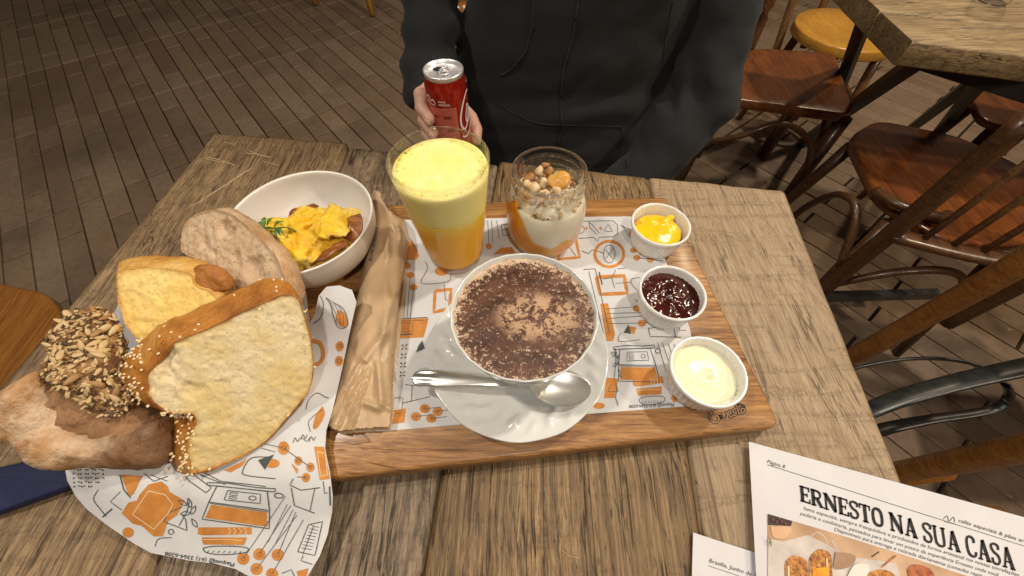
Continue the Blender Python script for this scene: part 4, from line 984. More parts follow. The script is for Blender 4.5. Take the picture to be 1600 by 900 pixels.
# orange toast block
k.poly(O_, [(218, 773), (232, 757), (252, 752), (262, 760), (264, 768), (276, 775), (288, 782), (276, 805), (262, 815), (254, 838), (240, 838), (222, 822), (207, 818), (190, 802), (200, 786), (214, 782)])
k.line(L_, [(232, 767), (207, 804), (240, 827), (262, 803), (270, 788), (258, 773), (232, 767)], 1.3)
k.poly(O_, [(189, 742), (222, 744), (208, 772), (202, 776)]); k.line(G_, [(187, 742), (193, 765), (204, 778)], 1.6); k.disc(O_, (200, 832), 8, 9)
k.line(G_, [(153, 765), (146, 780), (156, 795), (166, 807)], 1.2, False, True); k.line(G_, [(160, 808), (175, 795)], 2.2); k.line(G_, [(188, 768), (172, 784), (190, 797)], 1)
for i in range(44):
    x = 116+(i % 9)*5.5; y = 733+(i//9)*6.5
    if (x-116)*.2+(y-733) > 34-(x-116)*.35+9 or x > 166: continue
    a = (i*1.3) % 3; k.line(G_, [(x, y), (x+3*math.cos(a), y+3*math.sin(a))], 1.6)
k.line(G_, [(225, 740), (240, 752), (262, 744)], 1.2); k.line(G_, [(235, 742), (262, 752)], 1)
# lamps with long stems
pts = [(380, 873), (405, 866), (434, 867), (401, 889), (425, 897)]
d_lamps(k, pts, [(446, 775), (454, 790), (462, 800), (464, 805), (474, 812)], 9.5, 1.0); k.line(G_, [(449, 788), (418, 848)], .9); k.line(G_, [(458, 796), (430, 850)], .9)
# boat, pins, shades on the right half
k.line(G_, [(420, 714), (392, 716), (379, 736), (386, 743), (430, 748)], 1.4, False, True); k.poly(G_, [(403, 719), (428, 710), (414, 734)]); k.disc(O_, (425, 724), 7, 12)
k.poly(O_, [(350, 735), (372, 724), (386, 716), (378, 728), (360, 738)])
for p, r in (((443, 700), 10.5), ((466, 720), 7), ((485, 730), 7.5), ((478, 746), 7.5)): k.disc(O_, p, r, r*.85); k.ring(G_, p, r*.35, 1)
k.line(G_, [(412, 693), (443, 700), (485, 730)], 1); k.line(G_, [(408, 700), (430, 706)], 1); k.poly(O_, [(455, 724), (466, 733), (464, 740)]); k.line(G_, [(464, 745), (478, 746)], 1)
k.line(G_, [(455, 762), (460, 790), (492, 802)], 1.3); k.line(G_, [(458, 748), (453, 758), (462, 762), (470, 766), (500, 762)], 1.4); k.line(G_, [(492, 762), (484, 800)], 1.2)
k.poly(O_, [(491, 698), (506, 698), (515, 748), (500, 750)]); k.line(L_, [(496, 706), (508, 708), (512, 742), (501, 744), (496, 706)], 1); k.line(G_, [(505, 752), (507, 771), (512, 770)], 1); k.line(G_, [(515, 760), (516, 790)], 2)
k.line(G_, [(465, 862), (482, 820), (504, 815), (492, 868), (465, 862)], 1.3); k.line(G_, [(473, 866), (490, 822)], 1)
for i in range(8): k.line(G_, [(471+i*2.2, 856-i*5), (487+i*1.6, 859-i*5)], .9)
k.line(G_, [(474, 868), (470, 876), (488, 882)], 1.2); k.poly(O_, [(463, 893), (482, 888), (478, 902), (468, 905)]); k.line(G_, [(440, 896), (455, 890), (462, 905)], 1)
for x, y in ((458, 692), (470, 687), (483, 690)): k.line(G_, [(x, y), (x+3, y-8), (x+7, y-2), (x+10, y-8)], 1, False, True)
k.line(G_, [(504, 640), (490, 650), (482, 660), (485, 675)], .9, False, True)
# the upright flap
aff(k, (509, 465), (38, 6), (-2, 46)); d_wheat(k, 1.1); k.f = lambda x, y: (x, y)
k.line(O_, [(488, 532), (500, 536), (505, 552), (500, 566), (482, 574)], 6, False, True)
for p in ((531, 541), (530, 564)): k.disc(O_, p, 8, 6.5); k.ring(G_, p, 3, 1)
k.line(G_, [(500, 462), (505, 475), (502, 495), (490, 505)], 1, False, True)
k.line(G_, [(478, 640), (482, 625), (495, 614), (508, 620), (514, 622)], 1.1, False, True); k.poly(O_, [(504, 634), (507, 648), (496, 668), (489, 668), (494, 648)], True); k.line(G_, [(470, 683), (480, 690), (484, 684)], 1)
k.line(O_, [(462, 617), (468, 632), (448, 640)], 5); 
ink_text(k, G_, 'Plaquei@ (61) 3364-6208', (367, 880), (258, 862), 6, .01)
k.emit(bp_, 'printed_drawing', .00008)

# ---------------------------------------------------------------- brown paper cutlery bag
bz = {}
bago = [(583, 297), (594, 299), (604, 322), (618, 336), (634, 345), (639, 372), (637, 392), (628, 440), (621, 500), (616, 560), (613, 610), (612, 660), (608, 669), (570, 671), (528, 676), (507, 664), (506, 655), (516, 620), (530, 575), (543, 525), (556, 475), (562, 440), (570, 400), (578, 350), (580, 320)]
fold = [((566, 560), (512, 655)), ((569, 563), (521, 662)), ((573, 566), (530, 667)), ((577, 570), (541, 670)), ((580, 575), (550, 671))]
def segd(p, a, b):
    a, b = Vector(a), Vector(b); t = max(0, min(1, (p-a).dot(b-a)/(b-a).length_squared)); return (p-(a+(b-a)*t)).length
ridges = [((604, 322), (606, 400), .0022, 5), ((606, 400), (600, 520), .0015, 6), ((600, 520), (572, 560), .004, 7), ((590, 570), (596, 630), .0035, 6), ((596, 630), (612, 640), .003, 5), ((572, 630), (592, 638), .004, 6), ((588, 560), (612, 470), .0018, 6), ((560, 500), (575, 420), .0018, 9), ((618, 345), (628, 370), .004, 6), ((596, 345), (590, 380), .003, 6), ((618, 360), (606, 420), -.002, 6)]
def bagz(x, y):
    p = Vector((x, y)); axis = np.interp(y, [297, 345, 440, 560, 670], [590, 608, 598, 576, 560]); half = np.interp(y, [297, 345, 440, 560, 670], [8, 27, 34, 42, 52])
    s = min(1, abs(x-axis)/half); h = .006+np.interp(y, [297, 380, 520, 600, 675], [.020, .022, .020, .014, .004])*math.sqrt(max(0, 1-s**3.2))
    for a, b, hh, w in ridges: h += hh*math.exp(-(segd(p, a, b)/w)**2)
    if y > 555:
        for i, (a, b) in enumerate(fold): h += .0022*math.exp(-(segd(p, a, b)/2.2)**2)
    d_ = noise.voronoi(Vector((x*.030+y*.006, y*.013-x*.006, 3)))[0]; h += .0040*min(.7, d_[1]-d_[0])
    return B+max(.002, h)
rb = dense(bago, 3); v, f, ov, m = fill(bago, 2.6, 3)
V = []
for i, p in enumerate(v): V.append(at(p.x, p.y, bagz(p.x, p.y)))
k_ = len(v); rimd = np.array([(p.x, p.y) for p in rb]); low = []
for i, p in enumerate(v):
    d = float(np.min(np.linalg.norm(rimd-np.array([p.x, p.y]), axis=1)))
    if d < 1e-4: V[i] = at(p.x, p.y, B+.003+.002*max(0, nz((p.x, p.y, 0), .05))+(.012 if p.y < 330 else 0))
    w = V[i]; low.append(Vector((w.x, w.y, w.z if d < 1e-4 else B+.0016+(.008 if p.y < 330 else 0))))
V += low; Fc = list(f)+[tuple(i+k_ for i in q[::-1]) for q in f]
kb_ = NT('brown_kraft_paper'); kb_.set(Base_Color=kb_.mix(kb_.ramp(kb_.noise(60, 3, .5), [(.4, 0), (.8, .2)]), kb_.ramp(kb_.noise(25, 4), [(.3, (.50, .35, .205, 1)), (.7, (.54, .385, .23, 1))]), (.46, .315, .18, 1)), Roughness=.36)
kb_.bump(kb_.noise(45, 2, .4, src=kb_.map((1.6, .5, 1))), .15, .004)
bag = thing('cutlery_bag', 'crumpled brown paper cutlery bag lying between the bowl and the juice glass', 'paper bag', at(570, 500, B))
mk('paper', (V, Fc), kb_.m, bag, 40)
k = Ink(lambda x, y, h: at(x, y, bagz(x, y)+.0006+h), 4); ink_text(k, m_ink_s, 'BOM APETITE', (580, 409), (592, 355), 5, .02); k.emit(bag, 'printed_words')

# ---------------------------------------------------------------- menus lying on the table
def sheet(name, label, px0, ang, w, h, z, corner_lift=0):
    o3 = at(*px0, z); ca, sa = math.cos(ang), math.sin(ang); P = []
    V, Fc = [], []; n = 14
    t = thing(name, label, 'menu', (o3.x, o3.y, z))
    for s_ in range(3):
        V, Fc = [], []
        for j in range(n+1):
            for i in range(n+1):
                u, q = w*i/n, h*j/n; x = o3.x+u*ca+q*sa+.0012*s_; y = o3.y+u*sa-q*ca-.0009*s_
                V.append((x, y, z-.0007*s_+(.0001*noise.noise(Vector((u*9, q*9, 1))) if s_ == 0 else 0)+corner_lift*math.exp(-(u*u+q*q)/.0016)))
        for j in range(n):
            for i in range(n): a = j*(n+1)+i; Fc.append((a, a+n+1, a+n+2, a+1))
        mk('page', (V, Fc), m_news, t)
    return t
m_news = plain('newsprint', (.62, .62, .66, 1), (.67, .67, .71, 1), 25, .6, .1, .0004)
nz_ = T+.0072
me1 = sheet('printed_menu', 'newspaper style menu page with a big headline and food picture at the right corner', (1170, 690), math.radians(-16), .30, .225, nz_, 0)
def lift_n(x, y, h):
    p = at(x, y, nz_+.00015+h); return p
k = Ink(lift_n, 7); K_ = m_ink_k; S_ = m_ink_s
k.line(S_, [(1199, 726), (1600, 853), (1640, 866)], 1.0)
ink_text(k, S_, 'Página 8', (1198, 723), (1226, 732), 5.5, .01)
ink_text(k, S_, 'cafés especiais & pães artesanais', (1497, 815), (1632, 858), 5.5, .01)
k.line(S_, [(1474, 811), (1480, 806), (1483, 814), (1490, 808), (1492, 816)], 1.3, False, True); k.line(S_, [(1476, 815), (1493, 819)], 1)
ink_text(k, S_, 'Itens especiais, sempre fresquinhos e produzidos de forma artesanal nas nossas torrefações', (1255, 796), (1592, 901), 5.4, .004)
ink_text(k, S_, 'padaria e confeitaria, pensados para levar um pouco da experiência Ernesto onde você', (1250, 804), (1560, 901), 5.4, .004)
ink_text(k, S_, 'Disponíveis para entrega e retirada diariamente (consulte regiões)', (1303, 829), (1545, 906), 5.4, .004)
GLY = {'E': (.62, [([(.14, 0), (.14, 1)], .2), ([(0, .05), (.6, .05)], .1), ([(0, .95), (.58, .95)], .1), ([(.14, .5), (.45, .5)], .1), ([(.58, 0), (.58, .28)], .08), ([(.56, .72), (.56, 1)], .08), ([(.44, .38), (.44, .62)], .07)]),
       'R': (.72, [([(.14, 0), (.14, 1)], .2), ([(0, .05), (.3, .05)], .1), ([(0, .95), (.35, .95), (.52, .9), (.58, .75), (.52, .58), (.35, .5), (.14, .5)], .13), ([(.36, .5), (.60, .05)], .18), ([(.55, .05), (.74, .05)], .1)]),
       'N': (.84, [([(.14, 0), (.14, 1)], .12), ([(.70, 0), (.70, 1)], .12), ([(.14, .95), (.70, .05)], .2), ([(0, .05), (.28, .05)], .1), ([(0, .95), (.2, .95)], .1), ([(.56, .95), (.84, .95)], .1)]),
       'S': (.58, [([(.5, .72), (.5, .9), (.3, .96), (.12, .9), (.08, .75), (.2, .58), (.42, .46), (.5, .28), (.42, .1), (.26, .04), (.08, .1), (.06, .3)], .14)]),
       'T': (.66, [([(.33, 0), (.33, 1)], .2), ([(.02, .95), (.64, .95)], .1), ([(.16, .05), (.5, .05)], .1), ([(.03, .72), (.03, 1)], .08), ([(.63, .72), (.63, 1)], .08)]),
       'O': (.74, [([(.37, .04), (.16, .15), (.1, .5), (.16, .85), (.37, .96), (.58, .85), (.64, .5), (.58, .15), (.37, .04)], .17)]),
       'A': (.78, [([(.14, .03), (.39, .97)], .12), ([(.39, .97), (.64, .03)], .2), ([(.22, .32), (.56, .32)], .09), ([(0, .05), (.28, .05)], .1), ([(.48, .05), (.78, .05)], .1)]),
       'U': (.78, [([(.14, 1), (.14, .25), (.26, .06), (.42, .04), (.56, .08), (.64, .25), (.64, 1)], .15), ([(0, .95), (.28, .95)], .1), ([(.5, .95), (.78, .95)], .1)]),
       'C': (.66, [([(.56, .7), (.54, .88), (.36, .96), (.16, .85), (.1, .5), (.16, .15), (.36, .04), (.56, .12), (.6, .3)], .15)])}
TT = 'ERNESTO NA SUA CASA'; tot = sum(GLY[c][0]+.05 if c != ' ' else .30 for c in TT); xx = 0
Q00, Q10, Q01, Q11 = [Vector(q) for q in ((1251, 783), (1589, 893), (1249, 758), (1583, 857))]
for c in TT:
    if c == ' ': xx += .30; continue
    w, st = GLY[c]
    for pts_, wd_ in st:
        def fm(x, y, xx=xx): u = (xx+x)/tot; r = (Q00.lerp(Q10, u)).lerp(Q01.lerp(Q11, u), y); return (r.x, r.y)
        k.f = fm; k.line(K_, pts_, wd_*26, False, len(pts_) > 3)
    xx += w+.05
k.f = lambda x, y: (x, y)
def ink(nm, r, g, b): return plain(nm, rgb(r, g, b), rgb(min(255, r+10), min(255, g+10), min(255, b+8)), 60, .6, 0)
def mott(nm, a, b, sc_=260): return plain(nm, rgb(*a), rgb(*b), sc_, .6, 0)
tan, dk, wh, gran, yel, brn = mott('print_tan', (160, 124, 92), (205, 172, 140), 30), ink('print_dark', 48, 30, 26), mott('print_cream', (180, 172, 168), (214, 206, 200), 60), mott('print_granola', (112, 60, 22), (216, 150, 70), 420), ink('print_yolk', 228, 150, 20), mott('print_croissant', (110, 44, 20), (190, 110, 60), 260)
pb = [(1200, 803), (1290, 829), (1400, 863), (1520, 903), (1500, 935), (1200, 935)]
k.poly(tan, pb)
k.poly(wh, [(1200, 842), (1225, 846), (1262, 836), (1290, 850), (1330, 870), (1400, 880), (1420, 935), (1200, 935)])
k.poly(dk, [(1200, 803), (1238, 814), (1236, 822), (1200, 820)]); k.lv = 2
k.poly(ink('print_beige', 205, 165, 130), [(1204, 822), (1234, 824), (1234, 834), (1222, 842), (1208, 838)], True)
for q in ([(1228, 876), (1240, 868), (1258, 874), (1262, 886), (1260, 935), (1232, 935), (1226, 890)], [(1268, 866), (1280, 858), (1296, 864), (1300, 880), (1298, 935), (1268, 935), (1264, 880)]): k.poly(gran, q, True)
k.line(wh, [(1264, 858), (1266, 840), (1278, 832), (1290, 842), (1296, 862)], 1.6, False, True); k.ring(S_, (1235, 864), 10, .8, 14); k.line(wh, [(1300, 880), (1308, 858), (1300, 845)], 2)
k.disc(yel, (1343, 893), 7, 12); k.poly(gran, [(1356, 896), (1372, 890), (1392, 893), (1398, 904), (1375, 915), (1356, 908)], True); k.poly(brn, [(1418, 890), (1428, 882), (1448, 886), (1460, 898), (1455, 912), (1425, 912)], True)
k.lv = 4; k.line(L_, [(1232, 884), (1233, 920)], 3); k.line(L_, [(1292, 872), (1294, 915)], 2.5); k.poly(mott('print_orange_fill', (190, 110, 10), (235, 165, 30), 120), [(1270, 888), (1296, 886), (1296, 935), (1268, 935)])
k.poly(mott('print_shadow', (150, 118, 92), (170, 136, 106), 40), [(1306, 862), (1336, 868), (1330, 884), (1304, 888)], True); k.poly(mott('print_plate', (222, 214, 206), (232, 226, 220), 40), [(1322, 905), (1336, 882), (1358, 884), (1352, 905), (1338, 918)], True); k.disc(yel, (1342, 894), 6, 10)
for x in (1424, 1434, 1444, 1452): k.line(dk, [(x, 888), (x+4, 898), (x+1, 908)], 1.2, False, True)
for x, y in ((1208, 812), (1214, 815), (1222, 815), (1228, 818), (1218, 810)): k.disc(ink('print_red', 120, 50, 30), (x, y), 1.6)
k.line(dk, [(1362, 870), (1374, 862)], 2); k.line(brn, [(1378, 886), (1400, 868)], 2.4); k.poly(ink('print_green', 110, 120, 70), [(1201, 838), (1206, 846), (1205, 856), (1202, 848)])
k.emit(me1, 'printed_page', .00012)
me2 = sheet('printed_menu', 'lower menu sheet with a date line, half hidden under the headline page', (1083, 832), math.radians(-16.5), .16, .16, T+.0030)
k = Ink(lambda x, y, h: at(x, y, T+.00315+h), 7); ink_text(k, S_, 'Brasília, Junho de 2019', (1107, 878), (1196, 907), 6, .01); k.line(S_, [(1107, 884), (1200, 915)], .9); k.emit(me2, 'printed_page')

# ---------------------------------------------------------------- dark blue strap at the left
sp_ = [at(x, y, T+.011) for x, y in ((-40, 738), (44, 719), (112, 734), (116, 757), (-40, 812))]
m_blue = plain('navy_cloth', (.006, .010, .055, 1), (.012, .018, .08, 1), 400, .7, .3)
mk('blue_strap', slab(round_poly([(p.x, p.y) for p in sp_], .004), T+.001, T+.011, .002), m_blue, None, 50, label='navy blue flat strap sticking out from under the bread end at the left', cat='strap')

# ---------------------------------------------------------------- drink can
cx, cy = -.0790, .4545; cz = T+.006; CH = .120; cr = .0249
can = thing('drink_can', 'small opened red drink can with white script held in a hand', 'can', (cx, cy, cz))
kr = NT('red_can_paint'); kr.set(Base_Color=kr.ramp(kr.noise(30, 2), [(.3, (.36, .014, .006, 1)), (.7, (.46, .022, .008, 1))]), Roughness=.25, Metallic=.55, Coat_Weight=.4)
pr = [(.0003, .003), (.0168, .003), (.020, .0), (.0219, .004), (.0243, .010), (cr, .015)]+[(cr, z) for z in np.linspace(.03, CH-.018, 5)]+[(.0243, CH-.013), (.0232, CH-.009), (.0223, CH-.005)]
mk('body', lathe(pr, 72, (cx, cy, cz)), kr.m, can)
mk('lid', lathe([(q_[0]*.93, q_[1]) for q_ in [(.0241, CH-.0055), (.0246, CH-.004), (.0249, CH-.0015), (.0246, CH), (.0236, CH-.0002), (.0228, CH-.0045), (.0212, CH-.0062), (.0200, CH-.0048), (.018, CH-.0045), (.006, CH-.0046), (.0003, CH-.0046)]], 72, (cx, cy, cz)), m_alu, can)
ct = Vector((cx, cy, cz+CH-.0044)); hole = [(ct.x-.005+.0085*math.cos(a)*1.0, ct.y+.0075+.0050*math.sin(a)) for a in [2*PI*i/24 for i in range(24)]]
mk('opening', slab(hole, ct.z-.0004, ct.z+.0003, .0001), plain('dark_inside', (.01, .008, .01, 1), None, 50, .5, 0), can)
tab = [(ct.x+.001+.0052*math.cos(a), ct.y-.001+.0085*math.sin(a)) for a in [2*PI*i/24 for i in range(24)]]
tv = tube([Vector((x, y, ct.z+.0022)) for x, y in tab+[tab[0]]], .0012, 6, .6, caps=False)
mk('pull_tab', join([tv, slab([(ct.x+.001+.0048*math.cos(a), ct.y+.0025+.0045*math.sin(a)) for a in [2*PI*i/20 for i in range(20)]], ct.z+.0012, ct.z+.0022, .0003), lathe([(.0003, .0032), (.0016, .003), (.0018, .0015)], 12, (ct.x+.001, ct.y+.001, ct.z))]), m_alu, can)
m_wh = plain('white_can_print', (.75, .74, .72, 1), None, 50, .4, 0); m_pk = plain('pink_can_print', (.48, .11, .08, 1), (.55, .14, .10, 1), 60, .4, 0); m_rd = plain('dark_red_print', (.25, .02, .015, 1), None, 60, .4, 0)
A1_ = math.radians(-80)
k = Ink(lambda x, y, h: Vector((cx+(cr+h+.0001)*math.cos(A1_+x/1000/cr), cy+(cr+h+.0001)*math.sin(A1_+x/1000/cr), cz+CH-y/1000)), 1.5)
k.poly(m_pk, [(-26, 34), (9, 34), (9, 84), (-26, 84)])
for i in range(14): k.line(m_rd, [(-24+(i % 3)*2, 37+i*3.3), (7-(i*5 % 7), 37+i*3.3)], .5)
for x, y, w, h in ((-20, 44, 6, 3), (-8, 44, 9, 4), (-18, 58, 7, 4), (-5, 60, 8, 5)): k.poly(m_rd, [(x, y), (x+w, y), (x+w, y+h), (x, y+h)])
ink_text(k, m_wh, 'SABOR', (-12, 27), (-3, 27), 1.9, .02); ink_text(k, m_wh, 'ORIGINAL', (-12, 30.5), (2, 30.5), 2.1, .02)
k.line(m_wh, [(-29, 24), (-25, 22), (-22, 27), (-18, 25), (-16, 29)], 1.3, False, True); k.line(m_wh, [(-29, 28), (-22, 31), (-16, 31)], 1, False, True)
k.line(m_wh, [(36, 24), (28, 24), (20, 32), (14, 46), (13, 58), (17, 66), (23, 62), (28, 50), (30, 42)], 2.4, False, True); k.line(m_wh, [(13, 74), (18, 77), (26, 74), (34, 66)], 2.0, False, True)
k.line(m_wh, [(26, 40), (22, 52), (24, 60), (30, 54), (31, 42), (27, 38), (26, 40)], 1.8, False, True); k.line(m_wh, [(33, 14), (40, 12), (44, 30), (40, 40)], 3, False, True)
k.line(m_wh, [(-14, 88), (0, 89), (9, 88.5)], .9); k.emit(can, 'printed_label', .00004)

# ---------------------------------------------------------------- the person
per = thing('person', 'seated person in a plain charcoal hooded sweatshirt holding the red can', 'person', (.09, .66, 0))
def stack(cx_, cy_, rows, n=40):
    V, Fc = [], []
    for z, a, b, dx, dy in rows:
        for i in range(n):
            t = 2*PI*i/n; c_, s_ = math.cos(t), math.sin(t)
            V.append(Vector((cx_+dx+a*math.copysign(abs(c_)**.85, c_), cy_+dy+b*math.copysign(abs(s_)**.85, s_), z)))
    for r in range(len(rows)-1):
        for i in range(n): l = (i+1) % n; Fc.append((r*n+i, r*n+l, (r+1)*n+l, (r+1)*n+i))
    Fc.append(tuple(range(n))[::-1]); Fc.append(tuple((len(rows)-1)*n+i for i in range(n))); return V, Fc
kh = NT('charcoal_fleece'); kh.set(Base_Color=kh.ramp(kh.noise(420, 4, .7), [(.35, (.0045, .0052, .0065, 1)), (.65, (.011, .0125, .015, 1))]), Roughness=.95)
kh.set(Sheen_Weight=.04); kh.bump(kh.noise(700, 3, .6), .4, .001)
torso = stack(.092, .655, [(.50, .15, .11, 0, .02), (.56, .168, .13, 0, 0), (.64, .178, .128, -.010, -.005), (.72, .178, .118, -.018, -.005), (.80, .172, .110, -.016, 0), (.90, .156, .108, .006, .005), (1.0, .172, .105, 0, .012), (1.07, .17, .095, 0, .02), (1.12, .12, .075, 0, .02), (1.15, .07, .065, 0, .01)])
sh = [torso, limb((-.075, .685, 1.06), (-.118, .70, .93), .062, .040), limb((-.118, .70, .93), (-.114, .60, .868), .040, .036), limb((-.114, .60, .868), (-.112, .515, .827), .037, .036),
      limb((.262, .685, 1.06), (.288, .625, .86), .07, .056), limb((.288, .625, .86), (.292, .575, .775), .056, .052), limb((.292, .58, .78), (.215, .50, .700), .054, .043), limb((.215, .50, .70), (.165, .475, .675), .043, .038),
      ellipsoid((.09, .665, 1.13), (.12, .105, .05), 14)]
hv, hf_ = fuse(sh, .0075, 9)
def foldf(p):
    d = .006*fbm((p.x*1.0, p.y, p.z*1.8), 9, 3, 2)+.003*abs(nz((p.x, p.y, p.z*1.5), 16, 4))
    if -.05 < p.x < .24: d += .006*math.exp(-((p.z-.755-.10*(p.x-.09)**2*8-.02*math.sin(p.x*12))/.016)**2)-.004*math.exp(-((p.z-.80)/.02)**2)
    if p.x > .24: d += .005*math.sin((p.z*1.0-p.y*.8+p.x)*95)*math.exp(-((p.z-.79)/.05)**2)
    if p.x < -.07: d += .0035*math.sin(p.z*120+p.y*70)*math.exp(-((p.z-.86)/.06)**2)
    return d
hv, hf_ = displace((hv, hf_), foldf)
mk('hooded_sweatshirt', (hv, hf_), kh.m, per)
from mathutils.bvhtree import BVHTree
bvh = BVHTree.FromPolygons([tuple(p) for p in hv], hf_)
def onbody(px, py, off=.001):
    d = ray(px, py).normalized(); h = bvh.ray_cast(Vector((0, 0, ZC)), d)
    return (h[0]+h[1]*off) if h[0] else None
def body_tube(name, pts, r, m, off=0):
    P = [onbody(x, y, off) for x, y in dense(pts, 6, False)]; P = [p for p in P if p is not None]
    if len(P) > 2: mk(name, tube(P, r, 6), m, per)
m_cord = plain('charcoal_cord', (.009, .010, .012, 1), (.016, .018, .020, 1), 600, .9, .4)
body_tube('drawstring', [(836, -10), (832, 40), (822, 80), (800, 108), (784, 118)], .0017, m_cord, .0003)
body_tube('drawstring', [(905, -10), (896, 50), (880, 110), (876, 160), (878, 200), (872, 225)], .0017, m_cord, .0003)
body_tube('pocket_seam', [(835, 192), (860, 195), (900, 196), (940, 197), (970, 198), (976, 225), (981, 262)], .0009, m_cord, .0004)
body_tube('pocket_seam', [(780, 162), (800, 176), (835, 192)], .0009, m_cord, .0004)
body_tube('sleeve_seam', [(1052, 0), (1040, 60), (1030, 130), (1024, 175)], .0009, m_cord, 0)
body_tube('cuff', [(744, 150), (738, 130), (730, 100)], .0010, m_cord, 0)
# trousers and shoes below the table
leg = lambda s: [limb((.09+s*.09, .66, .50), (.09+s*.13, .28, .50), .088, .062), limb((.09+s*.13, .28, .50), (.09+s*.14, .30, .09), .060, .045)]
tv_, tf_ = fuse(leg(-1)+leg(1)+[ellipsoid((.09, .67, .50), (.17, .12, .10), 14)], .010, 6)
mk('trousers', (tv_, tf_), plain('dark_denim', (.012, .016, .03, 1), (.02, .026, .045, 1), 300, .9, .3), per)
for s in (-1, 1): mk('shoe', displace(fuse([ellipsoid((.09+s*.14, .25, .055), (.045, .125, .035), 12), ellipsoid((.09+s*.14, .31, .075), (.042, .055, .05), 12)], .006, 4), lambda p: -max(0, .022-p.z)), plain('black_shoe', (.015, .014, .014, 1), None, 50, .5, .1), per)
# neck and head (above the picture)
hd = [limb((.09, .67, 1.08), (.09, .645, 1.20), .055, .052), ellipsoid((.09, .625, 1.285), (.074, .092, .108), 18), ellipsoid((.09, .585, 1.225), (.052, .052, .045), 14), ellipsoid((.09, .528, 1.268), (.012, .016, .018), 10), limb((.09, .545, 1.30), (.09, .528, 1.265), .009, .012),
      ellipsoid((.014, .635, 1.275), (.008, .018, .030), 10), ellipsoid((.166, .635, 1.275), (.008, .018, .030), 10), ellipsoid((.09, .548, 1.235), (.022, .012, .006), 10), ellipsoid((.09, .550, 1.226), (.019, .012, .006), 10)]
mk('head', fuse(hd, .004, 5), m_skin, per)
for s in (-1, 1): mk('eye', ellipsoid((.09+s*.030, .547, 1.290), (.010, .007, .008), 10), plain('eye_white', (.6, .57, .52, 1), None, 50, .2, 0), per)
mk('hair', displace(fuse([ellipsoid((.09, .645, 1.32), (.083, .095, .085), 16), ellipsoid((.09, .665, 1.26), (.080, .075, .08), 14)], .005, 3), lambda p: .003*fbm((p.x, p.y, p.z*.3), 90, 4)), plain('dark_hair', (.02, .012, .008, 1), (.05, .03, .018, 1), 200, .6, .5), per)
# the hand round the can
hs = []
def around(deg, r, z): a = math.radians(deg); return Vector((cx+r*math.cos(a), cy+r*math.sin(a), z))
fz = [.846, .828, .811, .795]; fl = [(122, 158, 193, 228), (118, 156, 193, 232), (120, 158, 196, 230), (126, 162, 196, 222)]; fr2 = [.0086, .0088, .0084, .0072]
for z, A, r in zip(fz, fl, fr2):
    pts_ = [around(A[0], cr+.016, z+.002), around(A[1], cr+.0125, z+.001), around(A[2], cr+.0082, z-.003), around(A[3], cr+.0072, z-.008)]
    for i in range(3): hs.append(limb(pts_[i], pts_[i+1], r*(1.12-.1*i), r*(1.02-.1*i), 16))
    hs.append(ellipsoid(pts_[1], (r*1.12,)*3, 8)); hs.append(ellipsoid(pts_[2], (r*1.0,)*3, 8))
hs += [limb(around(118, cr+.019, .838), around(118, cr+.019, .800), .014, .012, 16), limb(around(100, cr+.024, .832), around(95, cr+.022, .800), .015, .014, 16), limb(around(108, cr+.026, .822), (-.112, .522, .826), .022, .022, 16), limb((-.112, .515, .826), (-.118, .56, .84), .023, .026, 16),
       limb(around(88, cr+.022, .812), around(52, cr+.012, .806), .014, .0100, 16), limb(around(52, cr+.012, .806), around(22, cr+.0085, .800), .0098, .0082, 16), limb(around(22, cr+.0085, .800), around(-2, cr+.0065, .794), .0084, .0070, 16)]
mk('hand', displace(fuse(hs, .0017, 3), lambda p: .0004*fbm(p, 160, 3)), m_skin, per)
nails = []
for z, A, r in zip(fz, fl, fr2):
    c_ = around(A[3]+6, cr+.0068+r*.84, z-.008); nn = (c_-Vector((cx, cy, z-.008))).normalized()
    nails.append(xf(ellipsoid((0, 0, 0), (.0052, .0040, .0009), 8), Matrix.Translation(c_) @ nn.to_track_quat('Z', 'Y').to_matrix().to_4x4()))
for q in nails: mk('fingernail', q, plain('nail', (.62, .42, .35, 1), None, 50, .3, 0), per)
oh = [limb((.165, .475, .672), (.13, .46, .665), .026, .022, 14)]
for i, yy in enumerate((-.018, -.006, .006, .018)): oh += [limb((.13, .46+yy, .665), (.09, .455+yy*1.1, .655), .009, .008, 12), limb((.09, .455+yy*1.1, .655), (.065, .455+yy*1.1, .64), .008, .007, 12)]
oh += [limb((.145, .485, .68), (.115, .50, .685), .011, .009, 12), limb((.115, .50, .685), (.09, .50, .68), .009, .008, 12)]
mk('hand', fuse(oh, .002, 3), m_skin, per)

# ---------------------------------------------------------------- chairs, second table, bag
m_oak = wood('orange_oak', (.38, .17, .038, 1), (.29, .115, .022, 1), (.17, .058, .011, 1), (1, .06), 40, .3, .32, .15, coat=.3)
m_mah = wood('mahogany', (.29, .095, .024, 1), (.20, .060, .014, 1), (.09, .026, .008, 1), (1, .06), 40, .3, .28, .12, off=(4, 0, 0), coat=.5)
m_bent = wood('bent_beech', (.26, .135, .05, 1), (.18, .085, .03, 1), (.08, .036, .013, 1), (1, .1), 40, .3, .38, .12, off=(7, 0, 0), coat=.3)
m_yel = wood('honey_plywood', (.66, .36, .06, 1), (.58, .29, .04, 1), (.44, .20, .024, 1), (1, .06), 40, .2, .32, .1, off=(6, 0, 0), coat=.3)
m_drk = wood('dark_brown_stain', (.15, .065, .022, 1), (.10, .042, .014, 1), (.045, .018, .007, 1), (1, .06), 40, .3, .4, .12, off=(8, 0, 0), coat=.3)
CG = 'wooden cafe chairs round the tables'
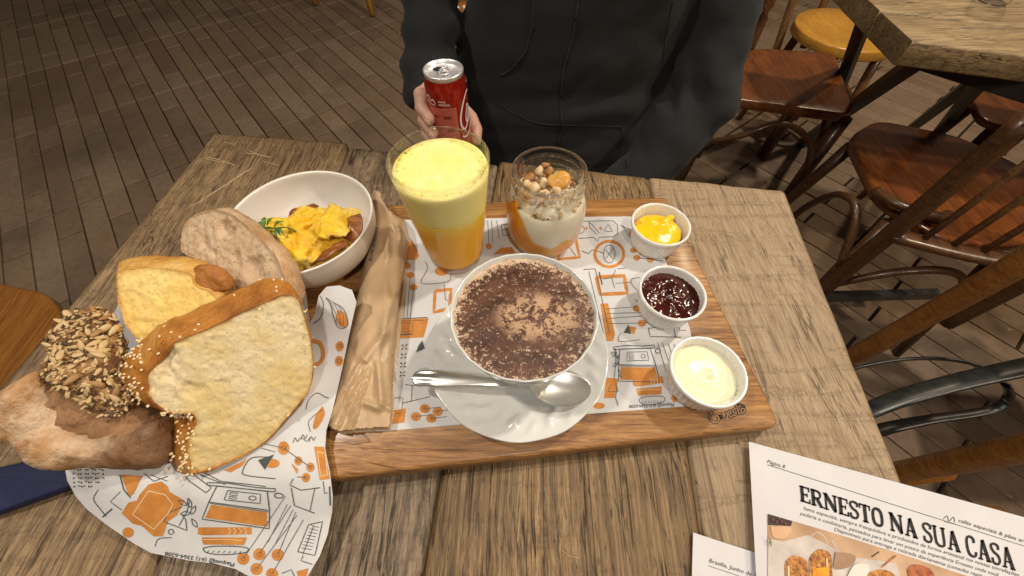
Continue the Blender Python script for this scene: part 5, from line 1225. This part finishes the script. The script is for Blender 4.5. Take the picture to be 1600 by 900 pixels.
def chair(label, seat, z, legs, posts=(), seatm=m_mah, legm=m_bent, rails=(), thick=.022, spind=(), dish=.006, hoops=(), spm=None, lr=.015):
    c = thing('cafe_chair', label, 'chair', (sum(p[0] for p in seat)/len(seat), sum(p[1] for p in seat)/len(seat), 0), CG)
    mk('seat', slab(round_poly(seat, .05, 6) if len(seat) < 12 else [Vector(p) for p in seat], z-thick, z, .005, dish), seatm, c, 50)
    for a, b in legs: mk('leg', tube([Vector(a), Vector(a).lerp(Vector(b), .5), Vector(b)], [lr*1.15, lr, lr*.8], 12), legm, c)
    for P, r in posts: mk('back_post', tube(spline(P, 6), r, 12), legm, c)
    for P, r in rails: mk('back_rail', tube(spline(P, 6), r, 12, .6), legm, c)
    for a, b in spind: mk('spindle', tube([Vector(a), Vector(a).lerp(Vector(b), .5), Vector(b)], .007, 8), spm or legm, c)
    for P, r in hoops: mk('bent_brace', tube(spline(P, 7), r, 10, .8), legm, c)
    return c
# A: red-brown seat behind the sweatshirt sleeve
fl_, fr_, nr_, nl_ = (.845, 1.465), (1.1255, 1.428), (1.0075, 1.05), (.62, 1.155)
chair('red brown wooden chair with a shiny square seat, beside the dark sleeve', [fl_, fr_, nr_, nl_], .46,
      [((1.0, 1.07, .44), (.99, 1.04, 0)), ((1.10, 1.41, .44), (1.13, 1.45, 0)), ((.65, 1.16, .44), (.62, 1.14, 0)), ((.86, 1.44, .44), (.84, 1.47, 0))],
      [([(.845, 1.47, .44), (.84, 1.48, .65), (.82, 1.50, .86)], .017), ([(.62, 1.16, .44), (.61, 1.16, .65), (.59, 1.17, .86)], .017)], m_mah, m_drk,
      [([(.82, 1.50, .84), (.69, 1.35, .85), (.59, 1.17, .84)], .022)], .03,
      hoops=[([(.64, 1.14, .30), (.72, 1.08, .37), (.82, 1.07, .42), (.93, 1.05, .37), (.99, 1.05, .26)], .011), ([(1.0, 1.06, .28), (1.02, 1.15, .38), (1.05, 1.26, .41), (1.08, 1.35, .37), (1.11, 1.43, .28)], .011)], lr=.019)
# B: round honey seat
cB = (1.262, 1.615); seat = [(cB[0]+.185*math.cos(a), cB[1]+.185*math.sin(a)) for a in [2*PI*i/40 for i in range(40)]]
seat = [Vector(p) for p in seat]
lg = []
for a in (45, 135, 225, 315): r_ = math.radians(a); lg.append(((cB[0]+.14*math.cos(r_), cB[1]+.14*math.sin(r_), .44), (cB[0]+.20*math.cos(r_), cB[1]+.20*math.sin(r_), 0)))
chair('bentwood chair with round honey yellow seat under the far table', seat, .46, lg, [([(1.10, 1.70, .30), (1.08, 1.74, .5), (1.05, 1.80, .86)], .014), ([(1.28, 1.82, .30), (1.28, 1.86, .5), (1.27, 1.92, .86)], .014)], m_yel, m_bent,
      [([(1.05, 1.80, .84), (1.15, 1.92, .88), (1.27, 1.92, .84)], .016)], .035, dish=.004,
      hoops=[([(cB[0]+.15*math.cos(a), cB[1]+.15*math.sin(a), .24) for a in [2*PI*i/12 for i in range(13)]], .010)])
# C: mahogany armchair with spindles
pc = (.872, .598)
chair('dark mahogany spindle back chair beside the right edge of the near table', [(.935, .945), (1.06, 1.03), (1.25, .95), (1.34, .80), (1.16, .55), (.965, .56), (.89, .70)], .46,
      [((.95, .93, .44), (.90, .99, 0)), ((1.28, .86, .44), (1.34, .93, 0)), ((.90, .64, .44), (.872, .60, 0)), ((1.18, .60, .44), (1.20, .50, 0))],
      [([(pc[0], pc[1], .20), (pc[0], pc[1], .5), (pc[0]-.005, pc[1]-.003, .74)], .019), ([(1.17, .50, .20), (1.17, .50, .5), (1.175, .49, .74)], .019)], m_mah, m_drk,
      [([(pc[0], pc[1], .445), (1.02, .545, .44), (1.17, .50, .445)], .022), ([(.86, .60, .735), (1.02, .52, .75), (1.18, .48, .735)], .022)], .025,
      spind=[((pc[0]+.06+.055*i, pc[1]-.02-.018*i, .45), (pc[0]+.06+.055*i, pc[1]-.022-.02*i, .73)) for i in range(4)], spm=m_bent,
      hoops=[([(.94, .93, .10), (.90, .86, .28), (.875, .78, .40), (.872, .70, .41), (.872, .62, .30)], .011), ([(pc[0], pc[1], .24), (.98, .57, .34), (1.08, .54, .36), (1.18, .51, .22)], .011),
             ([(.885, .72, .468), (.90, .66, .478), (.96, .62, .48), (1.0, .63, .475)], .013)])
# D: seat at the right edge of the picture
chair('mahogany chair seat at the right edge below the far table', [(1.36, 1.02), (1.44, 1.20), (1.66, 1.22), (1.74, 1.02), (1.60, .92)], .46,
      [((1.42, 1.02, .44), (1.38, .98, 0)), ((1.46, 1.16, .44), (1.44, 1.2, 0)), ((1.66, 1.16, .44), (1.70, 1.2, 0)), ((1.66, .98, .44), (1.70, .94, 0))], [([(1.40, .98, .3), (1.39, .97, .5), (1.37, .94, .82)], .015), ([(1.66, .93, .3), (1.66, .92, .5), (1.66, .88, .82)], .015)], m_mah, m_drk, [([(1.37, .94, .8), (1.52, .90, .82), (1.66, .88, .8)], .02)])
# F: chair close to the table, back towards it
chair('orange brown chair back with thick posts near the black leather straps', [(1.14, .46), (1.62, .40), (1.56, .0), (1.02, .03)], .46,
      [((.745, .345, .47), (.745, .345, 0)), ((1.58, .38, .44), (1.60, .38, 0)), ((1.52, .04, .44), (1.54, .02, 0)), ((.66, .10, .47), (.66, .10, 0))],
      [([(.745, .345, .30), (.742, .343, .5), (.735, .340, .82)], .0185), ([(.655, .105, .28), (.650, .104, .5), (.640, .102, .82)], .0165)], m_oak, m_oak,
      [([(.735, .340, .80), (.70, .22, .82), (.640, .102, .80)], .022), ([(.652, .104, .16), (.85, .08, .16), (1.05, .06, .16)], .012)], .025)
# chair of the seated person
chair('orange wooden chair the person in the dark sweatshirt sits on', [(-.09, .56), (.27, .56), (.27, .90), (-.09, .90)], .44,
      [((-.06, .60, .42), (-.08, .58, 0)), ((.24, .60, .42), (.26, .58, 0)), ((-.07, .88, .42), (-.10, .92, 0)), ((.25, .88, .42), (.28, .92, 0))],
      [([(-.085, .88, .40), (-.098, .90, .6), (-.104, .905, .79)], .016), ([(.265, .88, .40), (.275, .90, .6), (.28, .91, .83)], .016)], m_oak, m_oak, [([(-.10, .905, .70), (.09, .93, .72), (.28, .91, .72)], .014)])
# G: seat at the left edge
chair('orange brown wooden seat at the left edge below the table', [(-1.10, .46), (-.93, .425), (-.84, .33), (-.80, .12), (-.90, -.05), (-1.25, -.05), (-1.32, .30)], .46,
      [((-.92, .36, .44), (-.90, .38, 0)), ((-.88, .02, .44), (-.86, 0, 0)), ((-1.22, .34, .44), (-1.26, .38, 0)), ((-1.2, 0, .44), (-1.24, -.02, 0))], (), m_oak, m_oak)
# E: far chair, only two legs in the picture
chair('far chair with thin orange legs at the top of the picture', [(-1.40, 3.12), (-.92, 2.95), (-.80, 3.35), (-1.26, 3.50)], .46,
      [((-1.34, 3.12, .44), (-1.3528, 3.10, .012)), ((-.94, 2.97, .44), (-.925, 2.925, .012)), ((-.82, 3.33, .44), (-.80, 3.37, 0)), ((-1.25, 3.46, .44), (-1.27, 3.5, 0))], (), m_oak, m_yel, lr=.022)
# second table
tc = at(1427, 66, .76); ta = at(1350, -6, .76); tb_ = at(1640, 92, .76)
t2 = thing('cafe_table', 'far weathered table with chamfered corner and black metal legs, upper right', 'table', (tc.x+.3, tc.y+.3, 0))
da = (ta-tc).normalized(); db = (tb_-tc).normalized()
pA = tc+da*.42; pB = tc+db*.85
def board_strip(i, n):
    a, b = tc+da*(.42*i/n), tc+da*(.42*(i+1)/n); c_, d_ = pB+da*(.42*i/n), pB+da*(.42*(i+1)/n); g = da*.002
    return slab([(a.x+g.x, a.y+g.y), (b.x-g.x, b.y-g.y), (d_.x-g.x, d_.y-g.y), (c_.x+g.x, c_.y+g.y)][::-1] if area2([(a.x, a.y), (b.x, b.y), (d_.x, d_.y)]) < 0 else [(a.x+g.x, a.y+g.y), (b.x-g.x, b.y-g.y), (d_.x-g.x, d_.y-g.y), (c_.x+g.x, c_.y+g.y)], .715, .76, .004)
m_t2 = wood('weathered_plank_far', (.40, .29, .15, 1), (.27, .185, .09, 1), (.10, .065, .032, 1), (.07, 1), 45, .8, off=(2, 9, 0))
for i in range(3): mk('plank', board_strip(i, 3), m_t2, t2, 50)
for a, b in (((1362, 4, .70), (1283, 215, .0)), ((1438, 92, .70), (1250, 225, .0)), ((1548, 112, .70), (1458, 215, .0)), ((1530, 120, .55), (1405, 215, .0))): mk('leg', _beam(at(*a), at(*b), .03, .03), m_blackm, t2, False)
mk('frame', join([_beam(at(1436, 88, .70), at(1640, 150, .70), .035, .035), _beam(at(1436, 88, .70), at(1350, -2, .70), .035, .035)]), m_blackm, t2, False)
gq = at(1549, 2, .763); mk('small_glass', lathe([(.0003, .002), (.022, .002), (.028, .0), (.030, .006), (.033, .09), (.0315, .09), (.028, .012), (.0003, .010)], 40, gq), m_gl, None, label='small clear glass standing on the far table', cat='glass')
# floor rail of the near table
mk('foot_bar', _beam((.62, .62, .13), (1.25, .62, .16), .02, .03), plain('grey_steel', (.10, .10, .10, 1), (.16, .16, .16, 1), 60, .4, .2, metal=.6), None, False, label='thin grey steel bar near the floor beneath the mahogany chair', cat='metal bar')
# black leather bag
kl = NT('black_leather'); kl.set(Base_Color=kl.ramp(kl.noise(90, 4), [(.3, (.012, .014, .014, 1)), (.7, (.030, .034, .033, 1))]), Roughness=.36); kl.bump(kl.noise(420), .15, .0005)
hg = thing('leather_bag', 'black leather handbag straps hanging below the right table edge', 'bag', (.40, .06, .45))
S1 = [at(1325, 662, .58), at(1362, 640, .59), at(1420, 618, .60), at(1500, 596, .61), at(1600, 574, .62), at(1680, 556, .62)]
mk('strap', tube(spline(S1, 8), [.008, .013, .015, .016, .017, .017], 10, .35, (0, .6, .8)), kl.m, hg)
S2 = [at(1320, 580, .50), at(1350, 572, .51), at(1400, 563, .52), at(1450, 560, .52), at(1500, 564, .52), at(1540, 575, .53), at(1580, 590, .54)]
mk('strap', tube(spline(S2, 8), .0075, 10, .4, (0, 1, .3)), kl.m, hg)
S3 = [at(1330, 690, .50), at(1375, 672, .51), at(1450, 656, .52), at(1520, 646, .53), at(1560, 636, .54), at(1577, 618, .56), at(1573, 602, .59)]
mk('strap', tube(spline(S3, 8), [.010, .011, .009, .008, .007, .006, .006], 10, .5, (0, .5, .8)), kl.m, hg)
st = []
for S in (S1,):
    Q = spline(S, 12)
    for i in range(0, len(Q)-1): 
        t_ = (Q[i+1]-Q[i]).normalized(); s_ = t_.cross(Vector((0, .6, .8))).normalized()
        for w in (-.010, .010): st.append(_beam(Q[i]+s_*w+Vector((0, 0, .0035)), Q[i]+t_*.004+s_*w+Vector((0, 0, .0035)), .0007, .0007))
mk('stitching', join(st), plain('thread', (.05, .055, .055, 1), None, 50, .8, 0), hg, False, kind='stuff')
mk('body', displace(fuse([ellipsoid((.36, .02, .36), (.09, .17, .13), 16)], .010, 4), lambda p: .006*fbm(p, 14, 3)), kl.m, hg)
